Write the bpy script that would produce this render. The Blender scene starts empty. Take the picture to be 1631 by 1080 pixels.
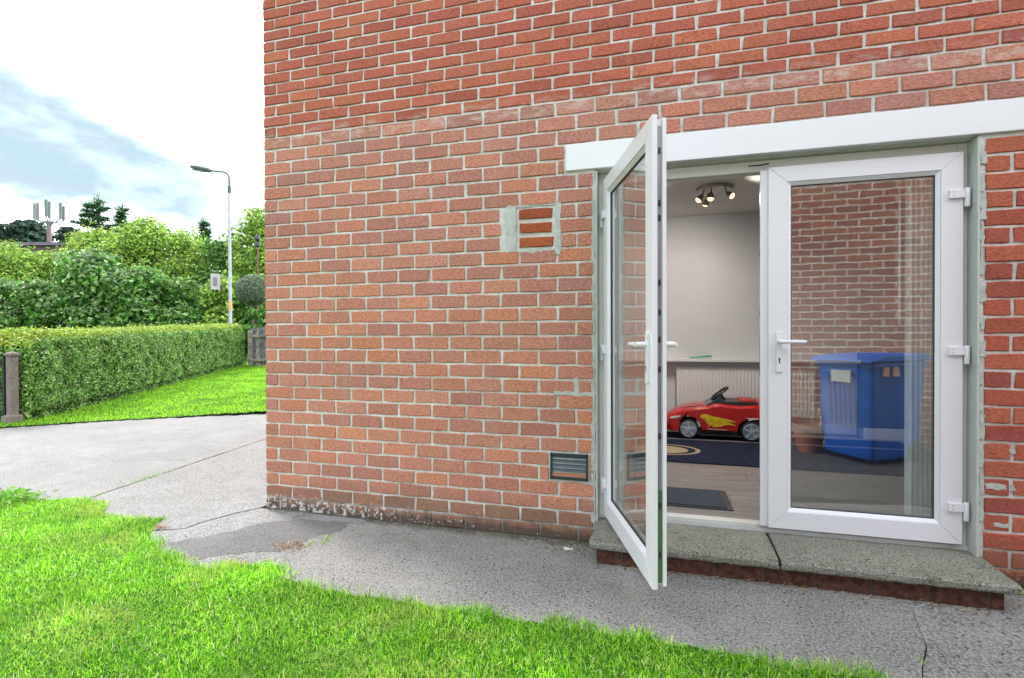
import bpy, bmesh, math, random
import numpy as np
from mathutils import Vector, Matrix

random.seed(7)
RNG = np.random.default_rng(11)
SC = bpy.context.scene
COL = SC.collection
R = math.radians

# ------------------------------------------------------------------ camera
YAW, PITCH, ROLL = -0.2839, 0.0085, -0.0035
cam_d = bpy.data.cameras.new('camera')
cam_d.sensor_width = 36.0
cam_d.lens = 850.0 / 1631.0 * 36.0
cam_d.clip_start = 0.05
cam_d.clip_end = 2000
cam = bpy.data.objects.new('camera', cam_d)
COL.objects.link(cam)
CAM = Vector((2.656, -3.045, 1.193))
fw = Vector((math.sin(YAW) * math.cos(PITCH), math.cos(YAW) * math.cos(PITCH), -math.sin(PITCH)))
r0 = Vector((math.cos(YAW), -math.sin(YAW), 0))
u0 = r0.cross(fw)
r2 = math.cos(ROLL) * r0 + math.sin(ROLL) * u0
u2 = -math.sin(ROLL) * r0 + math.cos(ROLL) * u0
m = Matrix((r2, u2, -fw)).transposed().to_4x4()
m.translation = CAM
cam.matrix_world = m
SC.camera = cam

# ------------------------------------------------------------------ light
SUN_EL, SUN_AZ = 47.0, -66.0          # azimuth measured from +Y towards +X
sd = Vector((math.sin(R(SUN_AZ)) * math.cos(R(SUN_EL)), math.cos(R(SUN_AZ)) * math.cos(R(SUN_EL)), math.sin(R(SUN_EL))))
sun_d = bpy.data.lights.new('sun', 'SUN')
sun_d.energy = 1.1
sun_d.angle = R(14)
sun_d.color = (1.0, 0.95, 0.87)
sun = bpy.data.objects.new('sun', sun_d)
COL.objects.link(sun)
sun.rotation_euler = (-sd).to_track_quat('-Z', 'Y').to_euler()
sun.location = (0, 0, 20)

world = bpy.data.worlds.new('World')
SC.world = world
world.use_nodes = True


def build_world():
    nt = world.node_tree
    N, L = nt.nodes, nt.links
    N.clear()
    out = N.new('ShaderNodeOutputWorld')
    bg = N.new('ShaderNodeBackground')
    bg.inputs['Strength'].default_value = 0.1
    sky = N.new('ShaderNodeTexSky')
    sky.sky_type = 'NISHITA'
    sky.sun_disc = False
    sky.sun_elevation = R(SUN_EL)
    sky.sun_rotation = R(SUN_AZ)
    tc = N.new('ShaderNodeTexCoord')
    sep = N.new('ShaderNodeSeparateXYZ')
    L.new(tc.outputs['Generated'], sep.inputs[0])

    def M(op, a, b=None, c=None, clamp=False):
        n = N.new('ShaderNodeMath')
        n.operation = op
        n.use_clamp = clamp
        for i, v in enumerate((a, b, c)):
            if v is None:
                continue
            if isinstance(v, (int, float)):
                n.inputs[i].default_value = v
            else:
                L.new(v, n.inputs[i])
        return n.outputs[0]

    def MR(v, a, b, c, d):
        n = N.new('ShaderNodeMapRange')
        n.interpolation_type = 'SMOOTHSTEP'
        L.new(v, n.inputs[0])
        for i, k in enumerate((a, b, c, d)):
            if isinstance(k, (int, float)):
                n.inputs[i + 1].default_value = k
            else:
                L.new(k, n.inputs[i + 1])
        return n.outputs[0]
    x, y, z = sep.outputs
    rho = M('SQRT', M('ADD', M('ADD', M('MULTIPLY', x, x), M('MULTIPLY', y, y)), 1e-4))
    el = M('DIVIDE', z, rho)
    phi = M('MULTIPLY', M('ARCTAN2', M('MULTIPLY', x, -1.0), y), 57.2958)   # degrees left of +Y
    n1 = N.new('ShaderNodeTexNoise')
    n1.inputs['Scale'].default_value = 5.0
    n1.inputs['Detail'].default_value = 7
    n1.inputs['Roughness'].default_value = 0.55
    mp = N.new('ShaderNodeMapping')
    mp.inputs['Scale'].default_value = (1, 1, 2.4)
    L.new(tc.outputs['Generated'], mp.inputs[0])
    L.new(mp.outputs[0], n1.inputs['Vector'])
    nz = M('SUBTRACT', n1.outputs['Fac'], 0.5)
    elw = M('ADD', el, M('MULTIPLY', nz, 0.13))
    # grey-blue underside of a cloud bank
    top = M('ADD', 0.325, M('MULTIPLY', M('SUBTRACT', phi, 41.0), 0.0046))
    up = MR(M('SUBTRACT', top, elw), -0.004, 0.075, 0.0, 1.0)
    lo = MR(elw, 0.15, 0.20, 0.0, 1.0)
    side = MR(phi, 34.0, 49.0, 0.0, 1.0)
    bank = M('MULTIPLY', M('MULTIPLY', up, lo), side)
    # the upper thin gap showing at the far left
    n2 = N.new('ShaderNodeTexNoise')
    n2.inputs['Scale'].default_value = 2.2
    n2.inputs['Detail'].default_value = 6
    L.new(mp.outputs[0], n2.inputs['Vector'])
    gap = M('MULTIPLY', MR(n2.outputs['Fac'], 0.50, 0.62, 0.0, 1.0), MR(phi, 50.0, 66.0, 0.0, 1.0))
    gap = M('MULTIPLY', gap, MR(el, 0.3, 0.5, 0.0, 0.6))
    # rest of the sky: broken white and grey cloud
    rest = M('MULTIPLY', MR(n2.outputs['Fac'], 0.42, 0.66, 0.0, 0.8), MR(y, 0.25, -0.15, 0.0, 1.0))
    grey = M('MAXIMUM', M('MAXIMUM', bank, gap), rest, clamp=True)
    n3 = N.new('ShaderNodeTexNoise')
    n3.inputs['Scale'].default_value = 9.0
    n3.inputs['Detail'].default_value = 8
    n3.inputs['Roughness'].default_value = 0.6
    L.new(mp.outputs[0], n3.inputs['Vector'])
    grey = M('MULTIPLY', grey, MR(n3.outputs['Fac'], 0.66, 0.42, 0.90, 1.0))
    mix = N.new('ShaderNodeMix')
    mix.data_type = 'RGBA'
    L.new(grey, mix.inputs[0])
    mix.inputs[6].default_value = (10.5, 10.9, 11.4, 1)
    mix.inputs[7].default_value = (SKYG[0], SKYG[1], SKYG[2], 1)
    mix2 = N.new('ShaderNodeMix')
    mix2.data_type = 'RGBA'
    mix2.inputs[0].default_value = 0.95
    L.new(sky.outputs[0], mix2.inputs[6])
    L.new(mix.outputs[2], mix2.inputs[7])
    L.new(mix2.outputs[2], bg.inputs['Color'])
    L.new(bg.outputs[0], out.inputs[0])


SKYG = (1.40, 1.92, 2.12)
build_world()
SC.view_settings.view_transform = 'Standard'
SC.view_settings.look = 'None'
SC.view_settings.exposure = 1.9
SC.view_settings.gamma = 1.0
SC.view_settings.use_curve_mapping = False
SC.cycles.max_bounces = 10
SC.cycles.transparent_max_bounces = 16
SC.cycles.caustics_reflective = False
SC.cycles.caustics_refractive = False
SC.cycles.sample_clamp_indirect = 4.0


# ------------------------------------------------------------------ materials
class NT:
    def __init__(s, name, rough=0.7, spec=0.5, metal=0.0):
        s.m = bpy.data.materials.new(name)
        s.m.use_nodes = True
        s.t = s.m.node_tree
        s.N, s.L = s.t.nodes, s.t.links
        s.b = s.N['Principled BSDF']
        s.b.inputs['Roughness'].default_value = rough
        s.b.inputs['Specular IOR Level'].default_value = spec
        s.b.inputs['Metallic'].default_value = metal
        s.out = s.N['Material Output']
        s._pos = None

    def lk(s, sock, v):
        if hasattr(v, 'is_output'):
            s.L.new(v, sock)
        elif isinstance(v, (tuple, list)) and len(v) == 3 and sock.type == 'RGBA':
            sock.default_value = (*v, 1)
        else:
            sock.default_value = v

    @property
    def pos(s):
        if s._pos is None:
            s._pos = s.N.new('ShaderNodeNewGeometry').outputs['Position']
        return s._pos

    def obj(s):
        return s.N.new('ShaderNodeTexCoord').outputs['Object']

    def mapping(s, v, scale=(1, 1, 1), rot=(0, 0, 0)):
        n = s.N.new('ShaderNodeMapping')
        n.inputs['Scale'].default_value = scale
        n.inputs['Rotation'].default_value = rot
        s.lk(n.inputs[0], v)
        return n.outputs[0]

    def noise(s, scale, detail=4, rough=0.55, vec=None, dist=0.0):
        n = s.N.new('ShaderNodeTexNoise')
        n.inputs['Scale'].default_value = scale
        n.inputs['Detail'].default_value = detail
        n.inputs['Roughness'].default_value = rough
        n.inputs['Distortion'].default_value = dist
        s.lk(n.inputs['Vector'], vec if vec is not None else s.pos)
        return n.outputs['Fac']

    def voro(s, scale, feature='F1', vec=None, out='Distance'):
        n = s.N.new('ShaderNodeTexVoronoi')
        n.feature = feature
        n.inputs['Scale'].default_value = scale
        s.lk(n.inputs['Vector'], vec if vec is not None else s.pos)
        return n.outputs[out]

    def ramp(s, v, a, b, c=0.0, d=1.0):
        n = s.N.new('ShaderNodeMapRange')
        n.interpolation_type = 'SMOOTHSTEP'
        s.lk(n.inputs[0], v)
        for i, k in enumerate((a, b, c, d)):
            s.lk(n.inputs[i + 1], k)
        return n.outputs[0]

    def math(s, op, a, b=0.0, clamp=False):
        n = s.N.new('ShaderNodeMath')
        n.operation = op
        n.use_clamp = clamp
        s.lk(n.inputs[0], a)
        s.lk(n.inputs[1], b)
        return n.outputs[0]

    def mix(s, f, a, b, mode='MIX'):
        n = s.N.new('ShaderNodeMix')
        n.data_type = 'RGBA'
        n.blend_type = mode
        s.lk(n.inputs[0], f)
        s.lk(n.inputs[6], a)
        s.lk(n.inputs[7], b)
        return n.outputs[2]

    def sep(s, v):
        n = s.N.new('ShaderNodeSeparateXYZ')
        s.lk(n.inputs[0], v)
        return n.outputs

    def attr(s, name):
        n = s.N.new('ShaderNodeAttribute')
        n.attribute_name = name
        return n.outputs['Color']

    def color(s, v):
        s.lk(s.b.inputs['Base Color'], v)

    def bump(s, h, strength=0.5, dist=0.01, prev=None):
        n = s.N.new('ShaderNodeBump')
        n.inputs['Strength'].default_value = strength
        n.inputs['Distance'].default_value = dist
        s.lk(n.inputs['Height'], h)
        if prev is not None:
            s.L.new(prev, n.inputs['Normal'])
        s.L.new(n.outputs[0], s.b.inputs['Normal'])
        return n.outputs[0]


def simple(name, col, rough=0.6, spec=0.5, metal=0.0, var=0.12, scale=8.0, bump=0.0, bscale=60.0):
    t = NT(name, rough, spec, metal)
    n = t.noise(scale, 5)
    dark = tuple(c * (1 - var) for c in col)
    lite = tuple(min(1, c * (1 + var)) for c in col)
    t.color(t.mix(t.ramp(n, 0.3, 0.7), dark, lite))
    if bump:
        t.bump(t.noise(bscale, 4), bump, 0.01)
    return t.m


def mat_brick(name, rustic):
    t = NT(name, 0.85, 0.25)
    oi = t.N.new('ShaderNodeObjectInfo')
    base = t.mix(1.0, oi.outputs['Color'], t.attr('tint'), 'MULTIPLY')
    st = t.mapping(t.pos, (1, 1, 2.6) if rustic else (0.8, 1, 2.0), (0, R(9), 0))
    f1 = t.noise(62 if rustic else 70, 8, 0.72, st)
    f2 = t.noise(9, 4, 0.6)
    c = t.mix(t.ramp(f1, 0.30, 0.72), t.mix(1.0, base, (0.60, 0.53, 0.50), 'MULTIPLY'), t.mix(1.0, base, (1.32, 1.32, 1.26), 'MULTIPLY'))
    c = t.mix(t.ramp(f2, 0.58, 0.78, 0, 0.25), c, (0.36, 0.20, 0.155))
    # dark drag holes and pale mortar smears on the faces
    pit = t.ramp(t.noise(95, 3, 0.5, t.mapping(t.pos, (0.55, 1, 1.3), (0, R(28), 0))), 0.66, 0.72)
    c = t.mix(t.math('MULTIPLY', pit, 0.8), c, (0.055, 0.03, 0.025))
    sm = t.math('MULTIPLY', t.ramp(t.noise(26, 6, 0.7), 0.60, 0.72), t.ramp(t.noise(4.3, 3), 0.52, 0.66))
    c = t.mix(t.math('MULTIPLY', sm, 0.6), c, (0.44, 0.38, 0.34))
    x, y, z = t.sep(t.pos)
    zz = t.math('ADD', z, t.math('MULTIPLY', t.math('SUBTRACT', t.noise(16, 6, 0.7), 0.5), 0.16))
    damp = t.ramp(zz, 0.27, 0.12)
    c = t.mix(t.math('MULTIPLY', damp, 0.40), c, (0.135, 0.092, 0.068))
    # lime bloom along the old floor line and faint rain streaks
    bl_ = t.math('MULTIPLY', t.ramp(z, 2.44, 2.50), t.ramp(z, 2.60, 2.54))
    bl_ = t.math('MULTIPLY', bl_, t.ramp(t.noise(9, 6, 0.7, t.mapping(t.pos, (1, 1, 3))), 0.46, 0.62))
    c = t.mix(t.math('MULTIPLY', bl_, 0.6), c, (0.52, 0.44, 0.40))
    stk = t.ramp(t.noise(3.2, 5, 0.6, t.mapping(t.pos, (1.6, 1, 0.22))), 0.56, 0.74)
    c = t.mix(t.math('MULTIPLY', stk, 0.22), c, (0.46, 0.33, 0.28))
    # flaking whitewash and dirt along the bottom course
    wl = t.ramp(x, 0.55, 1.9, 1.0, 0.30)
    white = t.math('MULTIPLY', t.ramp(zz, 0.115, 0.075), t.ramp(t.noise(30, 7, 0.75), t.math('SUBTRACT', 0.66, t.math('MULTIPLY', wl, 0.15)), t.math('SUBTRACT', 0.70, t.math('MULTIPLY', wl, 0.15))))
    drt = t.ramp(zz, 0.085, 0.03)
    c = t.mix(t.math('MULTIPLY', drt, 0.8), c, (0.055, 0.048, 0.038))
    c = t.mix(white, c, (0.52, 0.51, 0.49))
    t.color(c)
    h = t.math('ADD', t.math('MULTIPLY', f1, 1.0 if rustic else 0.6), t.math('MULTIPLY', pit, -0.6))
    t.bump(h, 1.0 if rustic else 0.9, 0.009 if rustic else 0.005)
    return t.m


def mat_mortar():
    t = NT('mortar_cement', 0.92, 0.2)
    n = t.noise(30, 6, 0.65)
    c = t.mix(t.ramp(n, 0.3, 0.7), (0.50, 0.50, 0.475), (0.70, 0.70, 0.67))
    c = t.mix(t.ramp(t.noise(3.0, 5), 0.5, 0.68, 0, 0.55), c, (0.47, 0.38, 0.33))
    x, y, z = t.sep(t.pos)
    zz = t.math('ADD', z, t.math('MULTIPLY', t.math('SUBTRACT', t.noise(16, 6, 0.7), 0.5), 0.16))
    c = t.mix(t.ramp(zz, 0.13, 0.04, 0, 0.85), c, (0.07, 0.065, 0.05))
    t.color(c)
    t.bump(t.noise(120, 5, 0.7), 0.8, 0.004)
    return t.m


def mat_concrete(name, a, b, pit=0.5, sc=1.0, stain=(0.12, 0.115, 0.09), moss=0.0, smooth=False):
    t = NT(name, 0.93, 0.15)
    x, y, z = t.sep(t.pos)
    big = t.noise(1.7, 5, 0.6)
    mid = t.noise(11 * sc, 6, 0.7)
    fine = t.noise(120 * sc, 4, 0.7)
    c = t.mix(t.ramp(big, 0.3, 0.7), a, b)
    blot = t.ramp(t.noise(0.9, 7, 0.7, None, 0.8), 0.46, 0.60)
    c = t.mix(t.math('MULTIPLY', blot, 0.4), c, tuple(k * 0.72 for k in stain) if sum(stain) < sum(a) else tuple(k * 0.6 for k in a))
    c = t.mix(t.ramp(mid, 0.38, 0.66, 0.0, 0.55), c, tuple(k * 0.66 for k in a))
    c = t.mix(t.ramp(fine, 0.42, 0.60, 0.0, 0.75), c, tuple(min(1, k * 1.65) for k in b))
    pits = t.ramp(t.noise(70 * sc, 3, 0.6), 0.60, 0.68)
    c = t.mix(t.math('MULTIPLY', pits, pit), c, tuple(k * 0.22 for k in a))
    ag = t.ramp(t.voro(140 * sc, 'F1'), 0.25, 0.1)
    c = t.mix(t.math('MULTIPLY', ag, 0.35), c, tuple(min(1, k * 1.9) for k in b))
    st = t.ramp(t.noise(4.5, 6, 0.7), 0.56, 0.70)
    c = t.mix(t.math('MULTIPLY', st, 0.45), c, stain)
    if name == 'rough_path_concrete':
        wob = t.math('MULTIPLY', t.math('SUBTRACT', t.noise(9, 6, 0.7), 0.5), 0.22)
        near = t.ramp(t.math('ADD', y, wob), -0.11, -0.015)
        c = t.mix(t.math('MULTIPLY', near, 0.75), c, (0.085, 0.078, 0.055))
        ylw = t.math('MULTIPLY', t.ramp(t.noise(13, 6, 0.7), 0.5, 0.62), t.ramp(t.math('ADD', y, wob), -0.36, -0.2))
        c = t.mix(t.math('MULTIPLY', ylw, 0.5), c, (0.26, 0.245, 0.19))
    if moss:
        ms = t.math('MULTIPLY', t.ramp(t.noise(18, 6, 0.75), 0.5, 0.62), moss)
        c = t.mix(ms, c, (0.15, 0.17, 0.07))
    t.color(c)
    h = t.math('ADD', t.math('MULTIPLY', fine, 0.5), t.math('ADD', mid, t.math('MULTIPLY', pits, -0.7)))
    t.bump(h, 0.25 if smooth else 0.9, 0.006)
    return t.m


def mat_white(name, col=(0.80, 0.82, 0.83), rough=0.35, dirt=0.25, dcol=(0.42, 0.42, 0.36)):
    t = NT(name, rough, 0.5)
    n = t.noise(6, 6, 0.7)
    c = t.mix(t.ramp(n, 0.55, 0.8, 0, dirt), col, dcol)
    c = t.mix(t.ramp(t.noise(45, 5, 0.75), 0.62, 0.75, 0, dirt * 0.8), c, dcol)
    t.color(c)
    t.bump(t.noise(14, 3), 0.06, 0.01)
    return t.m


def mat_attr(name, rough=0.6, spec=0.3, trans=0.35):
    t = NT(name, rough, spec)
    a = t.attr('col')
    n = t.noise(3.0, 4)
    c = t.mix(t.ramp(n, 0.3, 0.7), t.mix(1.0, a, (0.8, 0.85, 0.8), 'MULTIPLY'), t.mix(1.0, a, (1.15, 1.1, 1.0), 'MULTIPLY'))
    t.color(c)
    tr = t.N.new('ShaderNodeBsdfTranslucent')
    t.L.new(c, tr.inputs[0])
    ms = t.N.new('ShaderNodeMixShader')
    ms.inputs[0].default_value = trans
    t.L.new(t.b.outputs[0], ms.inputs[1])
    t.L.new(tr.outputs[0], ms.inputs[2])
    t.L.new(ms.outputs[0], t.out.inputs[0])
    return t.m


def mat_glass(name, refl=0.2, tint=(0.93, 0.965, 0.96), wav=0.0):
    t = NT(name)
    g = t.N.new('ShaderNodeBsdfGlossy')
    g.inputs['Roughness'].default_value = 0.0
    g.inputs['Color'].default_value = (1, 1, 1, 1)
    tr = t.N.new('ShaderNodeBsdfTransparent')
    tr.inputs[0].default_value = (*tint, 1)
    ge = t.N.new('ShaderNodeNewGeometry')
    dt = t.N.new('ShaderNodeVectorMath')
    dt.operation = 'DOT_PRODUCT'
    t.L.new(ge.outputs['Incoming'], dt.inputs[0])
    t.L.new(ge.outputs['Normal'], dt.inputs[1])
    co = t.math('SUBTRACT', 1.0, t.math('ABSOLUTE', dt.outputs['Value']), clamp=True)
    f = t.math('ADD', t.math('MULTIPLY', t.math('POWER', co, 5.0), 0.9), refl + 0.04, clamp=True)
    ms = t.N.new('ShaderNodeMixShader')
    t.L.new(f, ms.inputs[0])
    t.L.new(tr.outputs[0], ms.inputs[1])
    t.L.new(g.outputs[0], ms.inputs[2])
    t.L.new(ms.outputs[0], t.out.inputs[0])
    if wav:
        n = t.N.new('ShaderNodeBump')
        n.inputs['Strength'].default_value = 1.0
        n.inputs['Distance'].default_value = wav
        t.L.new(t.noise(4.5, 2, 0.5, t.mapping(t.pos, (1.2, 1, 1.6))), n.inputs['Height'])
        t.L.new(n.outputs[0], g.inputs['Normal'])
    return t.m


def mat_wood_floor():
    t = NT('grey_oak_laminate', 0.35, 0.4)
    oi = t.N.new('ShaderNodeObjectInfo')
    v = t.mapping(t.pos, (1.2, 16, 1))
    n = t.noise(3, 6, 0.65, v, 0.6)
    c = t.mix(t.ramp(n, 0.3, 0.7), (0.17, 0.15, 0.14), (0.36, 0.335, 0.325))
    c = t.mix(t.math('MULTIPLY', oi.outputs['Random'], 0.5), c, (0.23, 0.21, 0.20))
    t.color(c)
    return t.m


def emit(name, col, s):
    t = NT(name)
    t.b.inputs['Base Color'].default_value = (*col, 1)
    t.b.inputs['Emission Color'].default_value = (*col, 1)
    t.b.inputs['Emission Strength'].default_value = s
    return t.m


def mat_bricktex(name, c1, c2, mort, h=0.075, w=0.225, swap=False):
    """brickwork seen only from far or in a reflection: the brick pattern on a plain wall"""
    t = NT(name, 0.85, 0.2)
    x, y, z = t.sep(t.pos)
    cb = t.N.new('ShaderNodeCombineXYZ')
    t.L.new(t.math('ADD', x, y), cb.inputs[0])
    t.L.new(z, cb.inputs[1])
    b = t.N.new('ShaderNodeTexBrick')
    t.L.new(cb.outputs[0], b.inputs[0])
    b.inputs['Scale'].default_value = 1.0
    b.inputs['Brick Width'].default_value = w
    b.inputs['Row Height'].default_value = h
    b.inputs['Mortar Size'].default_value = 0.008
    b.inputs['Mortar Smooth'].default_value = 0.2
    b.inputs['Color1'].default_value = (*c1, 1)
    b.inputs['Color2'].default_value = (*c2, 1)
    b.inputs['Mortar'].default_value = (*mort, 1)
    n = t.noise(30, 5, 0.6)
    c = t.mix(t.ramp(n, 0.3, 0.7), t.mix(1.0, b.outputs[0], (0.75, 0.72, 0.7), 'MULTIPLY'), t.mix(1.0, b.outputs[0], (1.15, 1.15, 1.12), 'MULTIPLY'))
    t.color(c)
    t.bump(t.math('SUBTRACT', 1.0, b.outputs['Fac']), 0.6, 0.006)
    return t.m


M_BRL = mat_brick('smooth_red_brick', False)
M_BRU = mat_brick('rustic_red_brick', True)
M_MORT = mat_mortar()
M_SMEAR = simple('cement_smear', (0.42, 0.435, 0.41), 0.92, 0.15, 0, 0.16, 22, 0.35, 60)
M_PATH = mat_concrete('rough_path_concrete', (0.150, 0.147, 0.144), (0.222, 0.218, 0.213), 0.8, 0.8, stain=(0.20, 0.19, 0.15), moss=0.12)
M_DRIVE = mat_concrete('driveway_concrete', (0.168, 0.164, 0.160), (0.225, 0.221, 0.216), 0.35, 0.9, stain=(0.13, 0.125, 0.115))
M_PATCH = mat_concrete('cement_patch', (0.105, 0.103, 0.103), (0.14, 0.138, 0.137), 0.25, 1.2, stain=(0.16, 0.155, 0.145), smooth=True)
M_DARK_PATIO = mat_concrete('darkened_patio_concrete', (0.045, 0.045, 0.047), (0.065, 0.065, 0.066), 0.5, 0.8, stain=(0.06, 0.06, 0.05))  # patio concrete darkened to cut the pale wash mirrored in the door
M_SLAB = mat_concrete('step_concrete', (0.15, 0.15, 0.125), (0.23, 0.228, 0.20), 0.8, 1.1, stain=(0.09, 0.09, 0.06), moss=0.3)
M_UPVC = mat_white('white_upvc', (0.73, 0.715, 0.76), 0.28, 0.2, (0.55, 0.57, 0.56))
M_FRAME = mat_white('weathered_cream_paint', (0.60, 0.595, 0.55), 0.5, 0.6, (0.30, 0.31, 0.22))
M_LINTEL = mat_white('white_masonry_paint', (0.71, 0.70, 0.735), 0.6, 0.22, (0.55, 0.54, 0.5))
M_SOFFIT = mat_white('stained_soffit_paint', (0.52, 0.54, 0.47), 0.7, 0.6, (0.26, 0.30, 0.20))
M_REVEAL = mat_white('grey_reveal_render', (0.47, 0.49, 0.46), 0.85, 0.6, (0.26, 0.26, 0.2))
M_RUBBER = simple('black_gasket', (0.03, 0.032, 0.034), 0.6)
M_GREYST = simple('galvanised_strip', (0.30, 0.31, 0.32), 0.4, 0.5, 0.6)
M_GREENP = simple('green_strip', (0.07, 0.15, 0.06), 0.6)
M_GLASS_R = mat_glass('door_glass', 0.15, wav=0.00022)
M_GLASS_L = mat_glass('open_door_glass', 0.22, wav=0.0003)
M_SOIL = simple('dark_soil', (0.07, 0.055, 0.04), 0.95, 0.1, 0, 0.3, 30, 0.8)
M_TURF = simple('turf_base', (0.035, 0.10, 0.010), 0.95, 0.1, 0, 0.35, 18, 0.8)
M_GRASS = mat_attr('grass_blades', 0.5, 0.3, 0.4)
M_LEAF = mat_attr('leaves', 0.42, 0.4, 0.32)
M_TREELEAF = mat_attr('tree_leaves', 0.5, 0.25, 0.4)
M_BARK = simple('bark', (0.10, 0.08, 0.06), 0.9, 0.2, 0, 0.3, 6, 0.8, 30)


# ------------------------------------------------------------------ mesh tools
def link(o, parent=None):
    COL.objects.link(o)
    if parent is not None:
        o.parent = parent
    return o


def tag(o, label=None, cat=None, group=None, kind=None):
    if label: o['label'] = label
    if cat: o['category'] = cat
    if group: o['group'] = group
    if kind: o['kind'] = kind
    return o


def thing(name, label, cat, loc=(0, 0, 0), rz=0.0, group=None):
    o = bpy.data.objects.new(name, None)
    o.empty_display_size = 0.2
    o.location = loc
    o.rotation_euler = (0, 0, rz)
    COL.objects.link(o)
    return tag(o, label, cat, group)


class MB:
    def __init__(s):
        s.v, s.f = [], []

    def add(s, vs, fs):
        n = len(s.v)
        s.v += [tuple(p) for p in vs]
        s.f += [tuple(i + n for i in f) for f in fs]
        return s

    def box(s, x0, x1, y0, y1, z0, z1):
        return s.add([(x0, y0, z0), (x1, y0, z0), (x1, y1, z0), (x0, y1, z0), (x0, y0, z1), (x1, y0, z1), (x1, y1, z1), (x0, y1, z1)],
                     [(0, 3, 2, 1), (4, 5, 6, 7), (0, 1, 5, 4), (1, 2, 6, 5), (2, 3, 7, 6), (3, 0, 4, 7)])

    def obox(s, c, ax, ay, az):
        """oriented box from centre and three half-axis vectors"""
        c, ax, ay, az = map(Vector, (c, ax, ay, az))
        vs = [c + i * ax + j * ay + k * az for k in (-1, 1) for i, j in ((-1, -1), (1, -1), (1, 1), (-1, 1))]
        return s.add(vs, [(0, 3, 2, 1), (4, 5, 6, 7), (0, 1, 5, 4), (1, 2, 6, 5), (2, 3, 7, 6), (3, 0, 4, 7)])

    def prism(s, poly, axis, a, b):
        """extrude a 2D polygon (list of pairs) along axis 0/1/2 from a to b"""
        n = len(poly)

        def P(p, t):
            return {0: (t, p[0], p[1]), 1: (p[0], t, p[1]), 2: (p[0], p[1], t)}[axis]
        vs = [P(p, a) for p in poly] + [P(p, b) for p in poly]
        fs = [tuple(range(n)), tuple(range(2 * n - 1, n - 1, -1))]
        fs += [(i, i + n, (i + 1) % n + n, (i + 1) % n) for i in range(n)]
        return s.add(vs, fs)

    def tube(s, pts, rads, seg=8, cap=True):
        pts = [Vector(p) for p in pts]
        if not hasattr(rads, '__len__'):
            rads = [rads] * len(pts)
        rings = []
        up = None
        for i, p in enumerate(pts):
            d = (pts[min(i + 1, len(pts) - 1)] - pts[max(i - 1, 0)]).normalized()
            if up is None:
                up = Vector((0, 0, 1)) if abs(d.z) < 0.9 else Vector((1, 0, 0))
            a = d.cross(up)
            if a.length < 1e-4:
                a = d.cross(Vector((0, 1, 0)))
            a.normalize()
            b = a.cross(d).normalized()
            up = b
            rings.append([p + rads[i] * (math.cos(2 * math.pi * k / seg) * a + math.sin(2 * math.pi * k / seg) * b) for k in range(seg)])
        vs = [q for r in rings for q in r]
        fs = []
        for i in range(len(rings) - 1):
            for k in range(seg):
                a, b = i * seg + k, i * seg + (k + 1) % seg
                fs.append((a, b, b + seg, a + seg))
        if cap:
            fs.append(tuple(range(seg - 1, -1, -1)))
            fs.append(tuple(len(vs) - seg + k for k in range(seg)))
        return s.add(vs, fs)

    def lathe(s, prof, c=(0, 0, 0), axis='z', seg=20):
        """prof: list of (radius, height)"""
        vs = []
        for r, h in prof:
            for k in range(seg):
                a = 2 * math.pi * k / seg
                q = (r * math.cos(a), r * math.sin(a), h)
                if axis == 'y': q = (q[0], q[2], q[1])
                if axis == 'x': q = (q[2], q[0], q[1])
                vs.append((q[0] + c[0], q[1] + c[1], q[2] + c[2]))
        fs = []
        for i in range(len(prof) - 1):
            for k in range(seg):
                a, b = i * seg + k, i * seg + (k + 1) % seg
                fs.append((a, b, b + seg, a + seg))
        fs.append(tuple(range(seg - 1, -1, -1)))
        fs.append(tuple((len(prof) - 1) * seg + k for k in range(seg)))
        return s.add(vs, fs)

    def mesh(s, name):
        me = bpy.data.meshes.new(name)
        me.from_pydata([tuple(v) for v in s.v], [], s.f)
        bm = bmesh.new()
        bm.from_mesh(me)
        bmesh.ops.recalc_face_normals(bm, faces=bm.faces)
        bm.to_mesh(me)
        bm.free()
        return me

    def build(s, name, mat, parent=None, bevel=0.0, smooth=False, seg=2):
        me = s.mesh(name)
        if bevel:
            bm = bmesh.new()
            bm.from_mesh(me)
            ed = [e for e in bm.edges if len(e.link_faces) == 2 and e.calc_face_angle(0) > 0.5]
            bmesh.ops.bevel(bm, geom=ed, offset=bevel, segments=seg, profile=0.6, affect='EDGES', clamp_overlap=True)
            bm.to_mesh(me)
            bm.free()
        if smooth:
            me.polygons.foreach_set('use_smooth', [True] * len(me.polygons))
            me.set_sharp_from_angle(angle=R(42))
        me.materials.append(mat)
        o = bpy.data.objects.new(name, me)
        return link(o, parent)


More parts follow.
